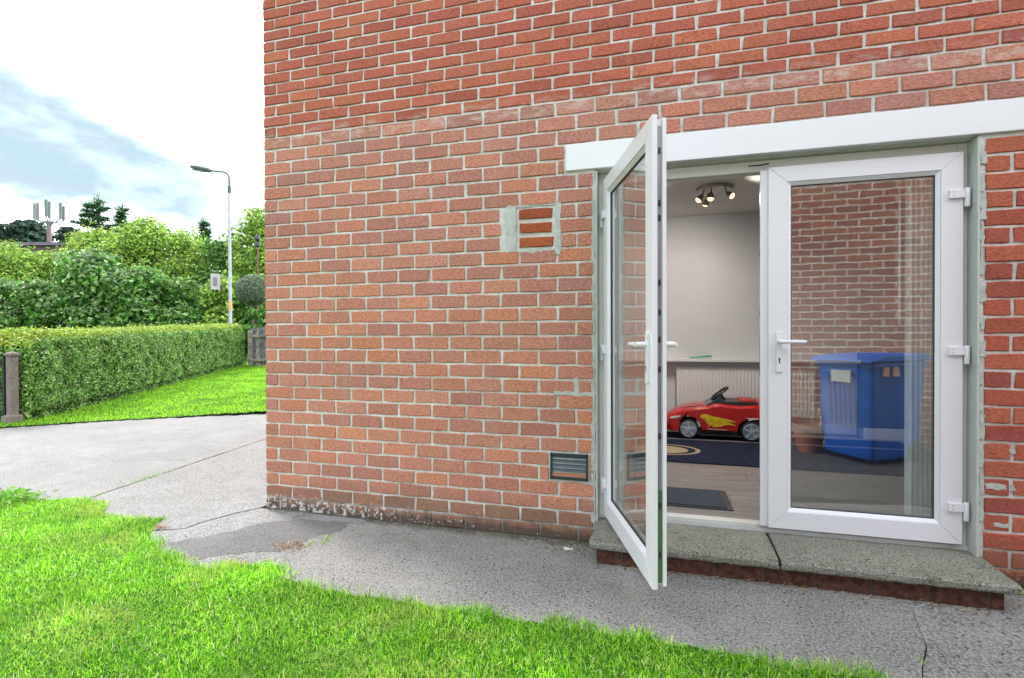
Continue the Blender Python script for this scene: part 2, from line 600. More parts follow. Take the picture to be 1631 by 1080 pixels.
def fast_mesh(name, V, F, mat, colors=None, parent=None, attr='col', smooth=False):
    """V (n,3) float array, F (m,k) int array with k = 3 or 4, colours per face"""
    me = bpy.data.meshes.new(name)
    n, (mf, k) = len(V), F.shape
    me.vertices.add(n)
    me.vertices.foreach_set('co', np.ascontiguousarray(V, dtype=np.float32).ravel())
    me.loops.add(mf * k)
    me.loops.foreach_set('vertex_index', np.ascontiguousarray(F, dtype=np.int32).ravel())
    me.polygons.add(mf)
    me.polygons.foreach_set('loop_start', np.arange(0, mf * k, k, dtype=np.int32))
    me.polygons.foreach_set('loop_total', np.full(mf, k, dtype=np.int32))
    if smooth:
        me.polygons.foreach_set('use_smooth', np.ones(mf, dtype=bool))
    me.update(calc_edges=True)
    if colors is not None:
        at = me.color_attributes.new(attr, 'FLOAT_COLOR', 'CORNER')
        c4 = np.ones((mf, k, 4), dtype=np.float32)
        c4[:, :, :3] = colors[:, None, :]
        at.data.foreach_set('color', c4.ravel())
    me.materials.append(mat)
    o = bpy.data.objects.new(name, me)
    return link(o, parent)


def unit(v):
    return v / np.maximum(np.linalg.norm(v, axis=1, keepdims=True), 1e-9)


def leaves(name, P, Nrm, size, colors, mat, parent=None, aspect=0.55, droop=0.0, fold=0.18):
    """one pointed, folded leaf (two triangles-worth quads) per point"""
    n = len(P)
    rnd = unit(RNG.normal(size=(n, 3)))
    Nn = unit(Nrm)
    t = unit(np.cross(Nn, rnd))
    t[:, 2] -= droop
    t = unit(t)
    b = unit(np.cross(Nn, t))
    s = size[:, None]
    a0 = P - t * s * 0.5
    a2 = P + t * s * 0.5
    a1 = P + b * s * aspect * 0.5 + Nn * s * fold
    a3 = P - b * s * aspect * 0.5 + Nn * s * fold
    V = np.stack([a0, a1, a2, a3], 1).reshape(-1, 3)
    i = np.arange(n)[:, None] * 4
    F = np.concatenate([i + np.array([[0, 1, 2]]), i + np.array([[0, 2, 3]])], 1).reshape(-1, 3)
    return fast_mesh(name, V, F, mat, np.repeat(colors, 2, 0), parent)


def pal(n, cols, w=None, jit=0.18):
    cols = np.array(cols, dtype=float)
    idx = RNG.choice(len(cols), n, p=w)
    c = cols[idx] * (1 + RNG.uniform(-jit, jit, (n, 1)))
    c = c * (1 + RNG.uniform(-0.07, 0.07, (n, 3)))
    return c


def in_poly(X, Y, poly):
    poly = np.array(poly)
    inside = np.zeros(len(X), bool)
    j = len(poly) - 1
    for i in range(len(poly)):
        xi, yi = poly[i]
        xj, yj = poly[j]
        c = ((yi > Y) != (yj > Y)) & (X < (xj - xi) * (Y - yi) / (yj - yi + 1e-12) + xi)
        inside ^= c
        j = i
    return inside


# ------------------------------------------------------------------ ground
def jag(pts, step=0.06, amp=0.008, seed=1, closed=True):
    rr = random.Random(seed)
    out = []
    n = len(pts)
    for i in range(n if closed else n - 1):
        a, b = Vector(pts[i]), Vector(pts[(i + 1) % n])
        k = max(1, int((b - a).length / step))
        for q in range(k):
            p = a.lerp(b, q / k)
            out.append((p.x + rr.uniform(-amp, amp), p.y + rr.uniform(-amp, amp)))
    return out


def slab(name, poly, z, mat, depth=0.05, step=0.06, amp=0.006, seed=1, kind='structure'):
    b = MB()
    b.prism(jag(poly, step, amp, seed) if step else poly, 2, z - depth, z)
    o = b.build(name, mat)
    return tag(o, kind=kind)


g = MB().box(-400, 400, -400, 500, -0.6, -0.055).build('ground', M_TURF)
tag(g, kind='structure')

# line of the grass edge, foreground
FE = [(-12, -0.55), (-5, -0.42), (-2.6, -0.36), (-2.0, -0.37), (-1.45, -0.20), (-1.2, -0.20), (-0.95, -0.40), (-0.74, -0.44), (-0.50, -0.35), (-0.40, -0.54),
      (-0.2, -0.66), (-0.01, -0.78), (0.2, -0.86), (0.387, -0.87), (0.55, -0.78), (0.703, -0.75), (0.84, -0.84), (0.967, -0.89), (1.52, -0.91), (2.12, -0.90), (2.69, -0.91), (3.32, -0.94), (4.2, -0.97), (6.0, -1.0)]
# back lawn edge
BE = [(-6.0, 1.55), (-5.53, 1.98), (-4.78, 2.72), (-4.0, 3.32), (-3.3, 3.75), (-2.2, 4.3), (-1.0, 4.75), (0.0, 5.0)]
J0, J1 = (-1.395, -0.22), (-2.16, 4.32)       # expansion joint in the drive
gp = 0.006
K1 = [(-0.40, -0.53), (-0.30, -0.49), (-0.218, -0.44), (-0.208, -0.30), (-0.133, -0.118), (-0.06, 0.012)]
K2 = [(0.69, -0.80), (0.707, -0.597), (0.69, -0.45), (0.735, -0.33), (0.802, -0.202), (0.778, -0.10), (0.79, 0.012)]
K3 = [(3.47, -0.98), (3.527, -0.813), (3.60, -0.665), (3.638, -0.494), (3.66, -0.40), (3.644, -0.277), (3.70, 0.012)]


def off(l, d):
    return [(x + d, y) for x, y in l]


def fe(x0, x1):
    return [p for p in FE if x0 < p[0] < x1]


# western half of the drive
driveL = [(-12, -0.75)] + [(x, y - 0.2) for x, y in fe(-11, -1.35)] + [(J0[0] - gp, J0[1] - 0.2)] + [(J1[0] - gp, J1[1])] + [(-2.5, 4.17), (-3.3, 3.75), (-4.0, 3.32), (-4.78, 2.72), (-5.53, 1.98), (-6.0, 1.7), (-8, 1.6), (-12, 1.5)]
slab('driveway', driveL, 0.0, M_DRIVE, seed=2)
driveR = [(J0[0] + gp, J0[1] - 0.2)] + [(x, y - 0.12) for x, y in fe(-1.3, -0.45)] + [(x - 0.004, y) for x, y in K1] + [(-0.06, 5.0), (-1.0, 4.75), (J1[0] + gp, J1[1])]
slab('driveway', driveR, -0.002, M_DRIVE, seed=3)
patch = [(x + 0.004, y) for x, y in K1[::-1]] + [(x, y - 0.12) for x, y in fe(-0.3, 0.66)] + [(x - 0.006, y) for x, y in K2]
slab('footpath', patch, -0.006, M_DRIVE, seed=4)
# thin smooth cement skim laid over the old slab
slab('cement_skim', [(-0.12, -0.66), (0.05, -0.46), (0.16, -0.25), (0.36, -0.10), (0.70, -0.08), (0.74, -0.22), (0.64, -0.36), (0.60, -0.56), (0.36, -0.68), (0.22, -0.80), (0.0, -0.74)], -0.0044, M_PATCH, 0.003, 0.03, 0.014, 5)
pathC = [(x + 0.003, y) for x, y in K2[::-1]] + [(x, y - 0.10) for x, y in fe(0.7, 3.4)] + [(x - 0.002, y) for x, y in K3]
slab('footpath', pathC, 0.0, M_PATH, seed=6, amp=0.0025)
pathD = [(x + 0.002, y) for x, y in K3[::-1]] + [(x, y - 0.14) for x, y in fe(3.5, 6.5)] + [(9, -1.1), (9, 0.012)]
pathD[-2] = (9, -1.11)
slab('footpath', pathD, -0.003, M_PATH, seed=7, amp=0.0025)
sl = MB().prism([(-12, -0.3), (-1.0, -0.14), (-0.4, -0.3), (0.6, -0.7), (9, -0.7), (9, 5), (-12, 5)], 2, -0.058, -0.016).build('soil_bed', M_SOIL)
tag(sl, kind='structure')

lawn_poly = [(-14, -12), (2.9, -12), (2.9, -3.2), (3.2, -1.6), (3.46, -0.98)] + [(x, y - 0.012) for x, y in FE[::-1] if x < 3.4] + [(-14, -0.6)]
slab('lawn', lawn_poly, 0.006, M_TURF, 0.05, 0.05, 0.015, 8)


def back_z(x, y):
    return 0.015 + 0.036 * np.maximum(0, np.asarray(y, float) - 3.0)


def hedge_line(t):
    return np.array([-5.86 - 3.95 * t, 2.2 + 8.3 * t])


HN = np.array([-0.903, -0.43])       # away from the camera
LAWN2 = [(x + 0.04, y - 0.13) for x, y in BE] + [(1.0, 9.0), (0.5, 14)] + [tuple(hedge_line(1.35)), tuple(hedge_line(1.0) + HN * 0.3), tuple(hedge_line(0.0) + HN * 0.3)]


def back_lawn():
    xs = np.arange(-12, 1.01, 0.1)
    ys = np.arange(1.3, 14.01, 0.1)
    GX, GY = np.meshgrid(xs, ys, indexing='ij')
    nx, ny = GX.shape
    V = np.stack([GX.ravel(), GY.ravel(), back_z(GX, GY).ravel() + RNG.normal(0, 0.006, nx * ny)], 1)
    i = np.arange(nx * ny).reshape(nx, ny)
    F = np.stack([i[:-1, :-1], i[1:, :-1], i[1:, 1:], i[:-1, 1:]], -1).reshape(-1, 4)
    c = V[F].mean(1)
    k = in_poly(c[:, 0], c[:, 1], LAWN2)
    return tag(fast_mesh('lawn', V, F[k], M_TURF), kind='structure')


back_lawn()


def grass(name, X, Y, Z, h, w, cols, lean=0.55):
    """bent tapering blades, three triangles each"""
    n = len(X)
    a = RNG.uniform(0, 2 * np.pi, n)
    b = RNG.uniform(0, 2 * np.pi, n)
    ln = np.abs(RNG.normal(0, lean, n))
    side = np.stack([np.cos(a), np.sin(a), np.zeros(n)], 1) * (w * 0.5)[:, None]
    d = np.stack([np.cos(b) * ln, np.sin(b) * ln, np.ones(n)], 1)
    d = unit(d)
    P = np.stack([X, Y, Z], 1)
    hh = h[:, None]
    m1 = P + d * hh * 0.55
    d2 = d.copy()
    d2[:, :2] *= 2.0
    d2[:, 2] *= 0.75
    tip = m1 + unit(d2) * hh * 0.45
    V = np.stack([P - side, P + side, m1 - side * 0.75, m1 + side * 0.75, tip], 1).reshape(-1, 3)
    i = np.arange(n)[:, None] * 5
    F = np.concatenate([i + np.array([[0, 1, 3]]), i + np.array([[0, 3, 2]]), i + np.array([[2, 3, 4]])], 1).reshape(-1, 3)
    return fast_mesh(name, V, F, M_GRASS, np.repeat(cols, 3, 0))


GC = [(0.19, 0.48, 0.015), (0.28, 0.60, 0.025), (0.09, 0.33, 0.012), (0.48, 0.74, 0.10), (0.66, 0.72, 0.38), (0.025, 0.14, 0.012)]
GW = [0.24, 0.24, 0.17, 0.14, 0.07, 0.14]


def vnoise(X, Y, s, seed):
    """cheap smooth value noise"""
    r = np.random.default_rng(seed)
    T = r.random((64, 64))
    x, y = X * s, Y * s
    xi, yi = np.floor(x).astype(int), np.floor(y).astype(int)
    fx, fy = x - xi, y - yi
    fx, fy = fx * fx * (3 - 2 * fx), fy * fy * (3 - 2 * fy)
    g00, g10 = T[xi % 64, yi % 64], T[(xi + 1) % 64, yi % 64]
    g01, g11 = T[xi % 64, (yi + 1) % 64], T[(xi + 1) % 64, (yi + 1) % 64]
    return (g00 * (1 - fx) + g10 * fx) * (1 - fy) + (g01 * (1 - fx) + g11 * fx) * fy


def front_grass():
    def sample(x0, x1, y0, y1, dens):
        n = int((x1 - x0) * (y1 - y0) * dens)
        return RNG.uniform(x0, x1, n), RNG.uniform(y0, y1, n)
    fx = [p[0] for p in FE]
    fy = [p[1] for p in FE]
    A = sample(-3.6, 3.6, -2.1, -0.15, 27000)
    B = sample(-8.0, 8.0, -6.0, -0.15, 1500)
    X, Y = np.concatenate([A[0], B[0]]), np.concatenate([A[1], B[1]])
    e = np.interp(X, fx, fy)
    jit = RNG.normal(0, 0.018, len(X)) + (vnoise(X, Y, 9, 3) - 0.5) * 0.09
    k = (Y < e + jit) & ((X < 3.40 + (Y + 1.0) * 0.26 + jit) | (Y < -3.3))
    # keep the part the camera can plausibly see dense
    X, Y, e = X[k], Y[k], e[k]
    cl = vnoise(X, Y, 7.0, 5)
    cl2 = vnoise(X, Y, 22.0, 6)
    h = RNG.uniform(0.016, 0.036, len(X)) * (0.75 + 0.6 * cl * (0.5 + cl2))
    edge = np.clip(1 - (e - Y) / 0.10, 0, 1)
    h *= 1 + 0.5 * edge * (X > -0.3)
    w = RNG.uniform(0.0018, 0.0042, len(X))
    c = pal(len(X), GC, GW)
    c *= (0.92 + 0.6 * vnoise(X, Y, 4.0, 9))[:, None]
    dry = np.clip((vnoise(X, Y, 2.6, 71) * 0.7 + vnoise(X, Y, 11.0, 72) * 0.5 - 0.66) * 3.0, 0, 0.75) * (RNG.random(len(X)) < 0.6)
    c = c * (1 - dry[:, None]) + np.array([[0.50, 0.60, 0.16]]) * dry[:, None]
    o = grass('grass', X, Y, np.full(len(X), 0.002), h, w, c, 1.2)
    return tag(o, 'foreground lawn of short bright green grass below the path', 'grass', kind='stuff')


def rear_grass():
    n = 150000
    X, Y = RNG.uniform(-10.5, 0, n), RNG.uniform(1.6, 11.5, n)
    k = in_poly(X, Y, LAWN2)
    # thin out what the house hides
    k &= (X < -0.55 * (Y) + 0.6)
    X, Y = X[k], Y[k]
    h = RNG.uniform(0.02, 0.05, len(X)) * (0.7 + 0.6 * vnoise(X, Y, 3, 15))
    w = RNG.uniform(0.006, 0.012, len(X))
    c = pal(len(X), [(0.24, 0.52, 0.02), (0.32, 0.60, 0.035), (0.15, 0.40, 0.02), (0.46, 0.60, 0.10)], [0.4, 0.3, 0.2, 0.1])
    c *= (0.90 + 0.55 * vnoise(X, Y, 2.5, 19))[:, None]
    o = grass('grass', X, Y, back_z(X, Y), h, w, c, 0.6)
    return tag(o, 'sunny yellow-green lawn between the driveway and the clipped hedge', 'grass', kind='stuff')


front_grass()
rear_grass()


def tufts():
    """weeds growing in the joints of the concrete"""
    spots = [(-1.56, 0.42, 0.10, 260), (-1.52, 0.28, 0.07, 130), (-1.60, 0.60, 0.03, 50), (0.747, -0.393, 0.05, 160), (0.70, -0.46, 0.03, 60), (-1.44, -0.10, 0.05, 70), (4.22, -0.06, 0.06, 200), (3.54, -0.78, 0.015, 20), (0.62, -0.76, 0.04, 100)]
    X = np.concatenate([RNG.normal(x, s * 0.35, n) for x, y, s, n in spots])
    Y = np.concatenate([RNG.normal(y, s, n) for x, y, s, n in spots])
    h = RNG.uniform(0.012, 0.035, len(X))
    o = grass('joint_grass', X, Y, np.full(len(X), -0.012), h, RNG.uniform(0.003, 0.006, len(X)), pal(len(X), GC[:4]), 1.2)
    tag(o, 'tufts of grass sprouting from the cracks in the concrete', 'grass', kind='stuff')
    # broad flat weed at the drive's edge and clover leaves in the lawn
    n = 5200
    X, Y = RNG.uniform(-3.2, 3.6, n), RNG.uniform(-2.1, -0.2, n)
    e = np.interp(X, [p[0] for p in FE], [p[1] for p in FE])
    k = (Y < e - 0.01) & (vnoise(X, Y, 5, 31) > 0.52)
    X, Y = X[k], Y[k]
    P = np.stack([X, Y, RNG.uniform(0.010, 0.03, len(X))], 1)
    Nn = RNG.normal(0, 0.4, (len(X), 3))
    Nn[:, 2] = 1
    o = leaves('clover', P, Nn, RNG.uniform(0.007, 0.015, len(X)), pal(len(X), [(0.06, 0.20, 0.03), (0.10, 0.28, 0.04)]), M_GRASS, None, 0.9)
    tag(o, 'scattered clover leaves among the foreground grass', 'clover', kind='stuff')
    n = 260
    X, Y = RNG.normal(-1.95, 0.13, n), RNG.normal(-0.36, 0.06, n)
    P = np.stack([X, Y, RNG.uniform(0.0, 0.07, n)], 1)
    Nn = RNG.normal(0, 0.6, (n, 3))
    Nn[:, 2] = 1
    o = leaves('broadleaf_weed', P, Nn, RNG.uniform(0.03, 0.06, n), pal(n, [(0.12, 0.36, 0.03), (0.26, 0.50, 0.06)]), M_GRASS, None, 0.4)
    tag(o, 'leafy weed at the edge of the driveway, left of the foreground lawn', 'weed', kind='stuff')


tufts()


def debris():
    """crumbs of mortar, dead leaves and straw lying along the wall and step"""
    V, F, C = [], [], []
    n = 900
    for i in range(n):
        q = random.random()
        if q < 0.45:
            x, y = random.uniform(0.75, 2.25), -abs(random.gauss(0, 0.035)) - 0.004
        elif q < 0.85:
            x, y = random.uniform(2.3, 4.05), -0.262 - abs(random.gauss(0, 0.05))
        else:
            x, y = random.gauss(2.08, 0.12), random.gauss(-0.13, 0.05)
        s = random.uniform(0.0015, 0.006)
        b = len(V)
        for k in range(6):
            d = [(1, 0, 0), (-1, 0, 0), (0, 1, 0), (0, -1, 0), (0, 0, 1), (0, 0, -1)][k]
            V.append((x + d[0] * s * random.uniform(.6, 1.5), y + d[1] * s * random.uniform(.6, 1.5), 0.002 + d[2] * s * 0.6))
        for t in ((0, 2, 4), (2, 1, 4), (1, 3, 4), (3, 0, 4)):
            F.append([b + j for j in t])
        c = random.choice([(0.42, 0.40, 0.36), (0.20, 0.17, 0.12), (0.30, 0.22, 0.12), (0.06, 0.05, 0.035), (0.09, 0.07, 0.045)])
        C += [c] * 4
    o = fast_mesh('grit', np.array(V), np.array(F), M_LEAF, np.array(C))
    tag(o, 'mortar crumbs and grit lying along the foot of the wall and step', 'grit', kind='stuff')
    # dead straw
    b = MB()
    for i in range(70):
        x, y = random.uniform(2.4, 4.0), -0.27 - abs(random.gauss(0, 0.04))
        if i > 50:
            x, y = random.gauss(0.68, 0.05), random.gauss(-0.55, 0.14)
        a = random.gauss(0, 0.5)
        l = random.uniform(0.015, 0.05)
        p = Vector((x, y, 0.005))
        d = Vector((math.cos(a) * l, math.sin(a) * l, random.uniform(0, 0.008)))
        b.tube([p, p + d * 0.5 + Vector((0, 0, 0.003)), p + d], 0.0008, 3)
    o = b.build('straw', simple('dry_straw', (0.42, 0.32, 0.18), 0.8))
    tag(o, 'dry straw and stalks lying below the front edge of the step', 'straw', kind='stuff')
    # flake of white plaster near the step and rusty leaf litter on the crack
    b = MB()
    for x, y, s in [(2.12, -0.13, 0.026), (2.145, -0.128, 0.013)]:
        pts = [(x + math.cos(a) * s * random.uniform(.6, 1.1), y + math.sin(a) * s * 0.5 * random.uniform(.6, 1.1)) for a in [k * 0.9 for k in range(7)]]
        b.prism(pts, 2, 0.001, 0.008)
    tag(b.build('plaster_flake', simple('plaster', (0.72, 0.70, 0.66), 0.8)), 'white flake of plaster on the path left of the step', 'debris')
    n = 240
    X = np.concatenate([RNG.normal(0.62, 0.05, 120), RNG.normal(0.50, 0.05, 60), RNG.normal(-0.37, 0.03, 60)])
    Y = np.concatenate([RNG.normal(-0.51, 0.035, 120), RNG.normal(-0.78, 0.02, 60), RNG.normal(-0.49, 0.02, 60)])
    P = np.stack([X, Y, RNG.uniform(0.002, 0.008, n)], 1)
    Nn = RNG.normal(0, 0.35, (n, 3))
    Nn[:, 2] = 1
    o = leaves('leaf_litter', P, Nn, RNG.uniform(0.008, 0.022, n), pal(n, [(0.36, 0.17, 0.06), (0.42, 0.28, 0.11), (0.20, 0.10, 0.05)]), M_LEAF, None, 0.5)
    tag(o, 'rust-brown dead leaves lodged in the cracks of the concrete', 'leaf litter', kind='stuff')


debris()

# ------------------------------------------------------------------ the brick house
HL, HU = 0.0846, 0.0731
ZT = 30 * HL                       # level where the redder rustic bricks begin
OX0, OX1, OZ1 = 2.258, 4.075, 2.130
house = thing('brick_house', 'red brick house wall with open white french doors', 'house', (0, 0, 0))

# solid wall behind the bricks (mortar)
b = MB()
YF = 0.007
b.box(0.006, OX0, YF, 0.28, -0.3, 5.3)
WX0, WX1, WZ0, WZ1 = 5.25, 6.75, 0.85, 2.10  # opening cut for the added daylight window
b.box(OX1, WX0, YF, 0.28, -0.3, 5.3)
b.box(WX1, 9.0, YF, 0.28, -0.3, 5.3)
b.box(WX0, WX1, YF, 0.28, -0.3, WZ0)
b.box(WX0, WX1, YF, 0.28, WZ1, 5.3)
b.box(OX0, OX1, YF, 0.28, 2.20, 5.3)
b.box(OX0, OX1, 0.05, 0.28, -0.3, 0.10)
wall = b.build('wall', M_MORT, house)
b = MB()
b.box(0.006, 0.28, 0.281, 7.0, -0.3, 5.3)
b.box(0.28, 9.0, 6.72, 7.0, -0.3, 5.3)
b.box(8.72, 9.0, 0.281, 6.72, -0.3, 5.3)
b.build('side_wall', mat_bricktex('side_brickwork', (0.36, 0.10, 0.065), (0.28, 0.08, 0.055), (0.38, 0.37, 0.34)), house)
b = MB()
b.prism([(-0.35, 5.3), (7.35, 5.3), (3.5, 7.6)], 0, -0.2, 9.2)
b.build('roof', simple('roof_tiles', (0.13, 0.08, 0.07), 0.8, 0.3, 0, 0.3, 6, 0.6), house)
b = MB().box(0.0, 9.0, 0.0, YF - 0.001, 3.72, 5.3)
b.build('upper_brickwork', mat_bricktex('upper_brickwork', (0.40, 0.085, 0.055), (0.30, 0.07, 0.05), (0.40, 0.39, 0.36), HU, 0.2255), house)


RTEX = mat_bricktex('right_brickwork', (0.42, 0.12, 0.075), (0.34, 0.09, 0.06), (0.46, 0.45, 0.42), HL, 0.228)
b = MB()
for x0_, x1_, z0_, z1_ in ((5.2, WX0, -0.1, 3.719), (WX1, 9.0, -0.1, 3.719), (WX0, WX1, -0.1, WZ0 - .001), (WX0, WX1, WZ1 + .001, 3.719)):
    b.box(x0_, x1_, 0.0, YF - 0.001, z0_, z1_)
b.build('right_brickwork', RTEX, house)
b = MB()
for x0_, x1_, z0_, z1_ in ((WX0, WX0 + .07, WZ0, WZ1), (WX1 - .07, WX1, WZ0, WZ1), (WX0 + .071, WX1 - .071, WZ0, WZ0 + .07), (WX0 + .071, WX1 - .071, WZ1 - .07, WZ1), (5.96, 6.04, WZ0 + .071, WZ1 - .071)):
    b.box(x0_, x1_, 0.09, 0.15, z0_, z1_)
added_window = b.build('window', M_UPVC, house)  # unseen window, added to let more daylight into the room
MB().box(WX0 + .06, WX1 - .06, 0.11, 0.13, WZ0 + .06, WZ1 - .06).build('glass_pane', M_GLASS_R, added_window)
MB().box(WX0 - .03, WX1 + .03, -0.05, 0.088, WZ0 - .04, WZ0 - .0015).build('sill', M_UPVC, added_window)


def brick_variant(L, H, seed, rough=1.0):
    """a brick face: uneven arris, slightly proud centre, 38 triangles"""
    rr = random.Random(seed)
    j = 0.0021 * rough
    hx, hz = L / 2, H / 2
    ring = [(-hx, -hz), (-hx * .35, -hz), (hx * .35, -hz), (hx, -hz), (hx, hz), (hx * .35, hz), (-hx * .35, hz), (-hx, hz)]
    out, inn = [], []
    chip = {0: rr.random() < .3, 3: rr.random() < .3, 4: rr.random() < .3, 7: rr.random() < .3}
    for ci, (x, z) in enumerate(ring):
        jx, jz = rr.uniform(-j, j), rr.uniform(-j, j)
        c = 0.003 if (abs(x) > hx * .9) else 0.0
        if chip.get(ci): c = 0.010
        out.append((x + jx - math.copysign(c * rr.random(), x), 0.0045, z + jz - math.copysign(c * rr.random() * .6, z)))
        inn.append(((x + jx) * (1 - 0.0045 / hx), rr.uniform(-0.002, 0.0012) * rough, (z + jz) * (1 - 0.0042 / hz)))
    back = [(x * 0.99, 0.1, z * 0.99) for x, z in ring]
    vs = out + inn + back
    fs = [tuple(range(8, 16))]
    for i in range(8):
        k = (i + 1) % 8
        fs.append((i, k, k + 8, i + 8))
        fs.append((i + 16, k + 16, k, i))
    return vs, fs


NV = 14
VAR = {}


def variants(kind, L, H, rough, mat):
    lst = []
    for i in range(NV):
        vs, fs = brick_variant(L, H, i * 31 + len(VAR), rough)
        mb = MB().add(vs, fs)
        me = mb.mesh('brick')
        me.materials.append(mat)
        at = me.color_attributes.new('tint', 'FLOAT_COLOR', 'CORNER')
        at.data.foreach_set('color', np.ones(len(me.loops) * 4, dtype=np.float32))
        lst.append((me, vs, fs))
    VAR[kind] = lst


variants('LS', 0.2165, HL - 0.0105, 1.0, M_BRL)
variants('LH', 0.1035, HL - 0.0105, 1.0, M_BRL)
variants('US', 0.2150, HU - 0.0095, 1.25, M_BRU)
variants('UH', 0.1030, HU - 0.0095, 1.25, M_BRU)

BR_LOW = [(0.49, 0.215, 0.150), (0.51, 0.22, 0.152), (0.47, 0.21, 0.152), (0.46, 0.205, 0.155), (0.49, 0.22, 0.165), (0.43, 0.195, 0.155), (0.53, 0.222, 0.142)]
BR_MID = [(0.44, 0.195, 0.150), (0.42, 0.19, 0.15), (0.46, 0.21, 0.165), (0.47, 0.20, 0.142), (0.39, 0.185, 0.155), (0.44, 0.20, 0.16), (0.48, 0.205, 0.145)]
BR_UP = [(0.48, 0.145, 0.098), (0.46, 0.132, 0.09), (0.50, 0.158, 0.10), (0.42, 0.12, 0.088), (0.47, 0.145, 0.105)]
BR_RT = [(0.38, 0.10, 0.065), (0.41, 0.12, 0.075), (0.34, 0.09, 0.065), (0.44, 0.13, 0.075)]

bricks = []      # (kind, x0, x1, z0, z1, colour)
LJ_O = [0.0] + [0.216 + 0.2280 * k for k in range(22)]       # stretcher first
LJ_E = [0.0] + [0.103 + 0.2280 * k for k in range(22)]       # header first
UJ_E = [0.0] + [0.098 + 0.2255 * k for k in range(22)]
UJ_O = [0.0] + [0.211 + 0.2255 * k for k in range(22)]
XMAX = 4.97


def add_row(joints, z0, z1, kindS, kindH, cols, holes, jx=0.003):
    rr = random
    js = [joints[0]] + [x + rr.gauss(0, jx) for x in joints[1:]]
    for a, c in zip(js, js[1:]):
        if a > XMAX:
            break
        segs = [(a, c)]
        for hx0, hx1 in holes:
            ns = []
            for s0, s1 in segs:
                if s1 <= hx0 + 0.004 or s0 >= hx1 - 0.004:
                    ns.append((s0, s1))
                else:
                    if s0 < hx0: ns.append((s0, hx0))
                    if s1 > hx1: ns.append((hx1, s1))
            segs = ns
        for s0, s1 in segs:
            if s1 - s0 < 0.022:
                continue
            col = rr.choice(cols)
            k = rr.uniform(0.91, 1.09)
            col = tuple(q * k * rr.uniform(0.97, 1.03) for q in col)
            bricks.append((kindS if (s1 - s0) > 0.15 else kindH, s0, s1, z0, z1, col))


for n in range(-1, 30):
    z0, z1 = n * HL, (n + 1) * HL
    j = LJ_E if n % 2 == 0 else LJ_O
    left = [x for x in j if x < OX0 - 0.02] + [OX0 - 0.004]
    cols = BR_LOW if n < 18 else (BR_LOW + BR_MID if n < 22 else BR_MID)
    if n < 2: cols = [(0.37, 0.19, 0.135), (0.33, 0.175, 0.13), (0.40, 0.19, 0.13), (0.36, 0.20, 0.13)]
    if n >= 27:
        # full courses over the lintel
        add_row(j, z0, z1, 'LS', 'LH', BR_MID, [], 0.006)
        continue
    holes = []
    if n in (4, 5): holes.append((1.992, 2.222))
    if n in (20, 21, 22): holes.append((1.708 + random.uniform(0, 0.02), 2.066 - random.uniform(0, 0.02)))
    if n in (25, 26):
        lx = [x for x in j if x < 2.08] + [2.088]
        add_row(lx, z0, z1, 'LS', 'LH', cols, [])
    else:
        add_row(left, z0, z1, 'LS', 'LH', cols, holes)
    # right of the doors
    if n in (25, 26):
        rj = [4.285, 4.285 + 0.2165 * (1 if n % 2 else 0.55)]
    else:
        rj = [OX1 + 0.012 + random.uniform(-.002, .003), OX1 + 0.012 + (0.228 if n % 2 == 0 else 0.116) + random.uniform(-.006, .006)]
    while rj[-1] < XMAX: rj.append(rj[-1] + 0.228)
    add_row(rj, z0, z1 if not n == 24 else z1 - 0.002, 'LS', 'LH', BR_RT, [], 0.002)
# three short bricks closing the old opening
for k in range(3):
    z0 = 20 * HL + 0.004 + k * (HL - 0.001)
    bricks.append(('LH', 1.806 + random.uniform(-.005, .005), 2.020 + random.uniform(-.012, .006), z0 + 0.004, z0 + HL - 0.012, [(0.36, 0.10, 0.04), (0.33, 0.085, 0.035), (0.30, 0.075, 0.035)][k]))
for m_ in range(0, 17):
    z0, z1 = ZT + m_ * HU, ZT + (m_ + 1) * HU
    add_row(UJ_E if m_ % 2 == 0 else UJ_O, z0, z1, 'US', 'UH', BR_UP, [])


def proj_size(x0, x1, z0, z1):
    c = Vector(((x0 + x1) / 2, 0, (z0 + z1) / 2)) - CAM
    w = c.dot(fw)
    if w <= 0: return 0
    u, v = 512 + 533.7 * c.dot(r2) / w, 339 - 533.7 * c.dot(u2) / w
    if not (-20 < u < 1044 and -10 < v < 690): return 0
    return (x1 - x0) * (z1 - z0) / w / w * 1000


bricks.sort(key=lambda q: -proj_size(*q[1:5]))


def place_brick(i, q):
    kind, x0, x1, z0, z1, col = q
    gx = 0.0105 if kind[0] == 'L' else 0.0095
    L = {'LS': 0.2165, 'LH': 0.1035, 'US': 0.2150, 'UH': 0.1030}[kind]
    H = (HL - 0.0105) if kind[0] == 'L' else (HU - 0.0095)
    left_edge = x0 == 0.0
    w = (x1 - x0) - (gx * 0.5 if left_edge else gx)
    cx = x0 + (0 if left_edge else gx / 2) + w / 2
    h = (z1 - z0) - gx
    return ((cx, random.uniform(-0.0026, 0.0020), (z0 + z1) / 2 + random.uniform(-.0008, .0008)),
            (w / L, 1, h / H), random.gauss(0, 0.0022))


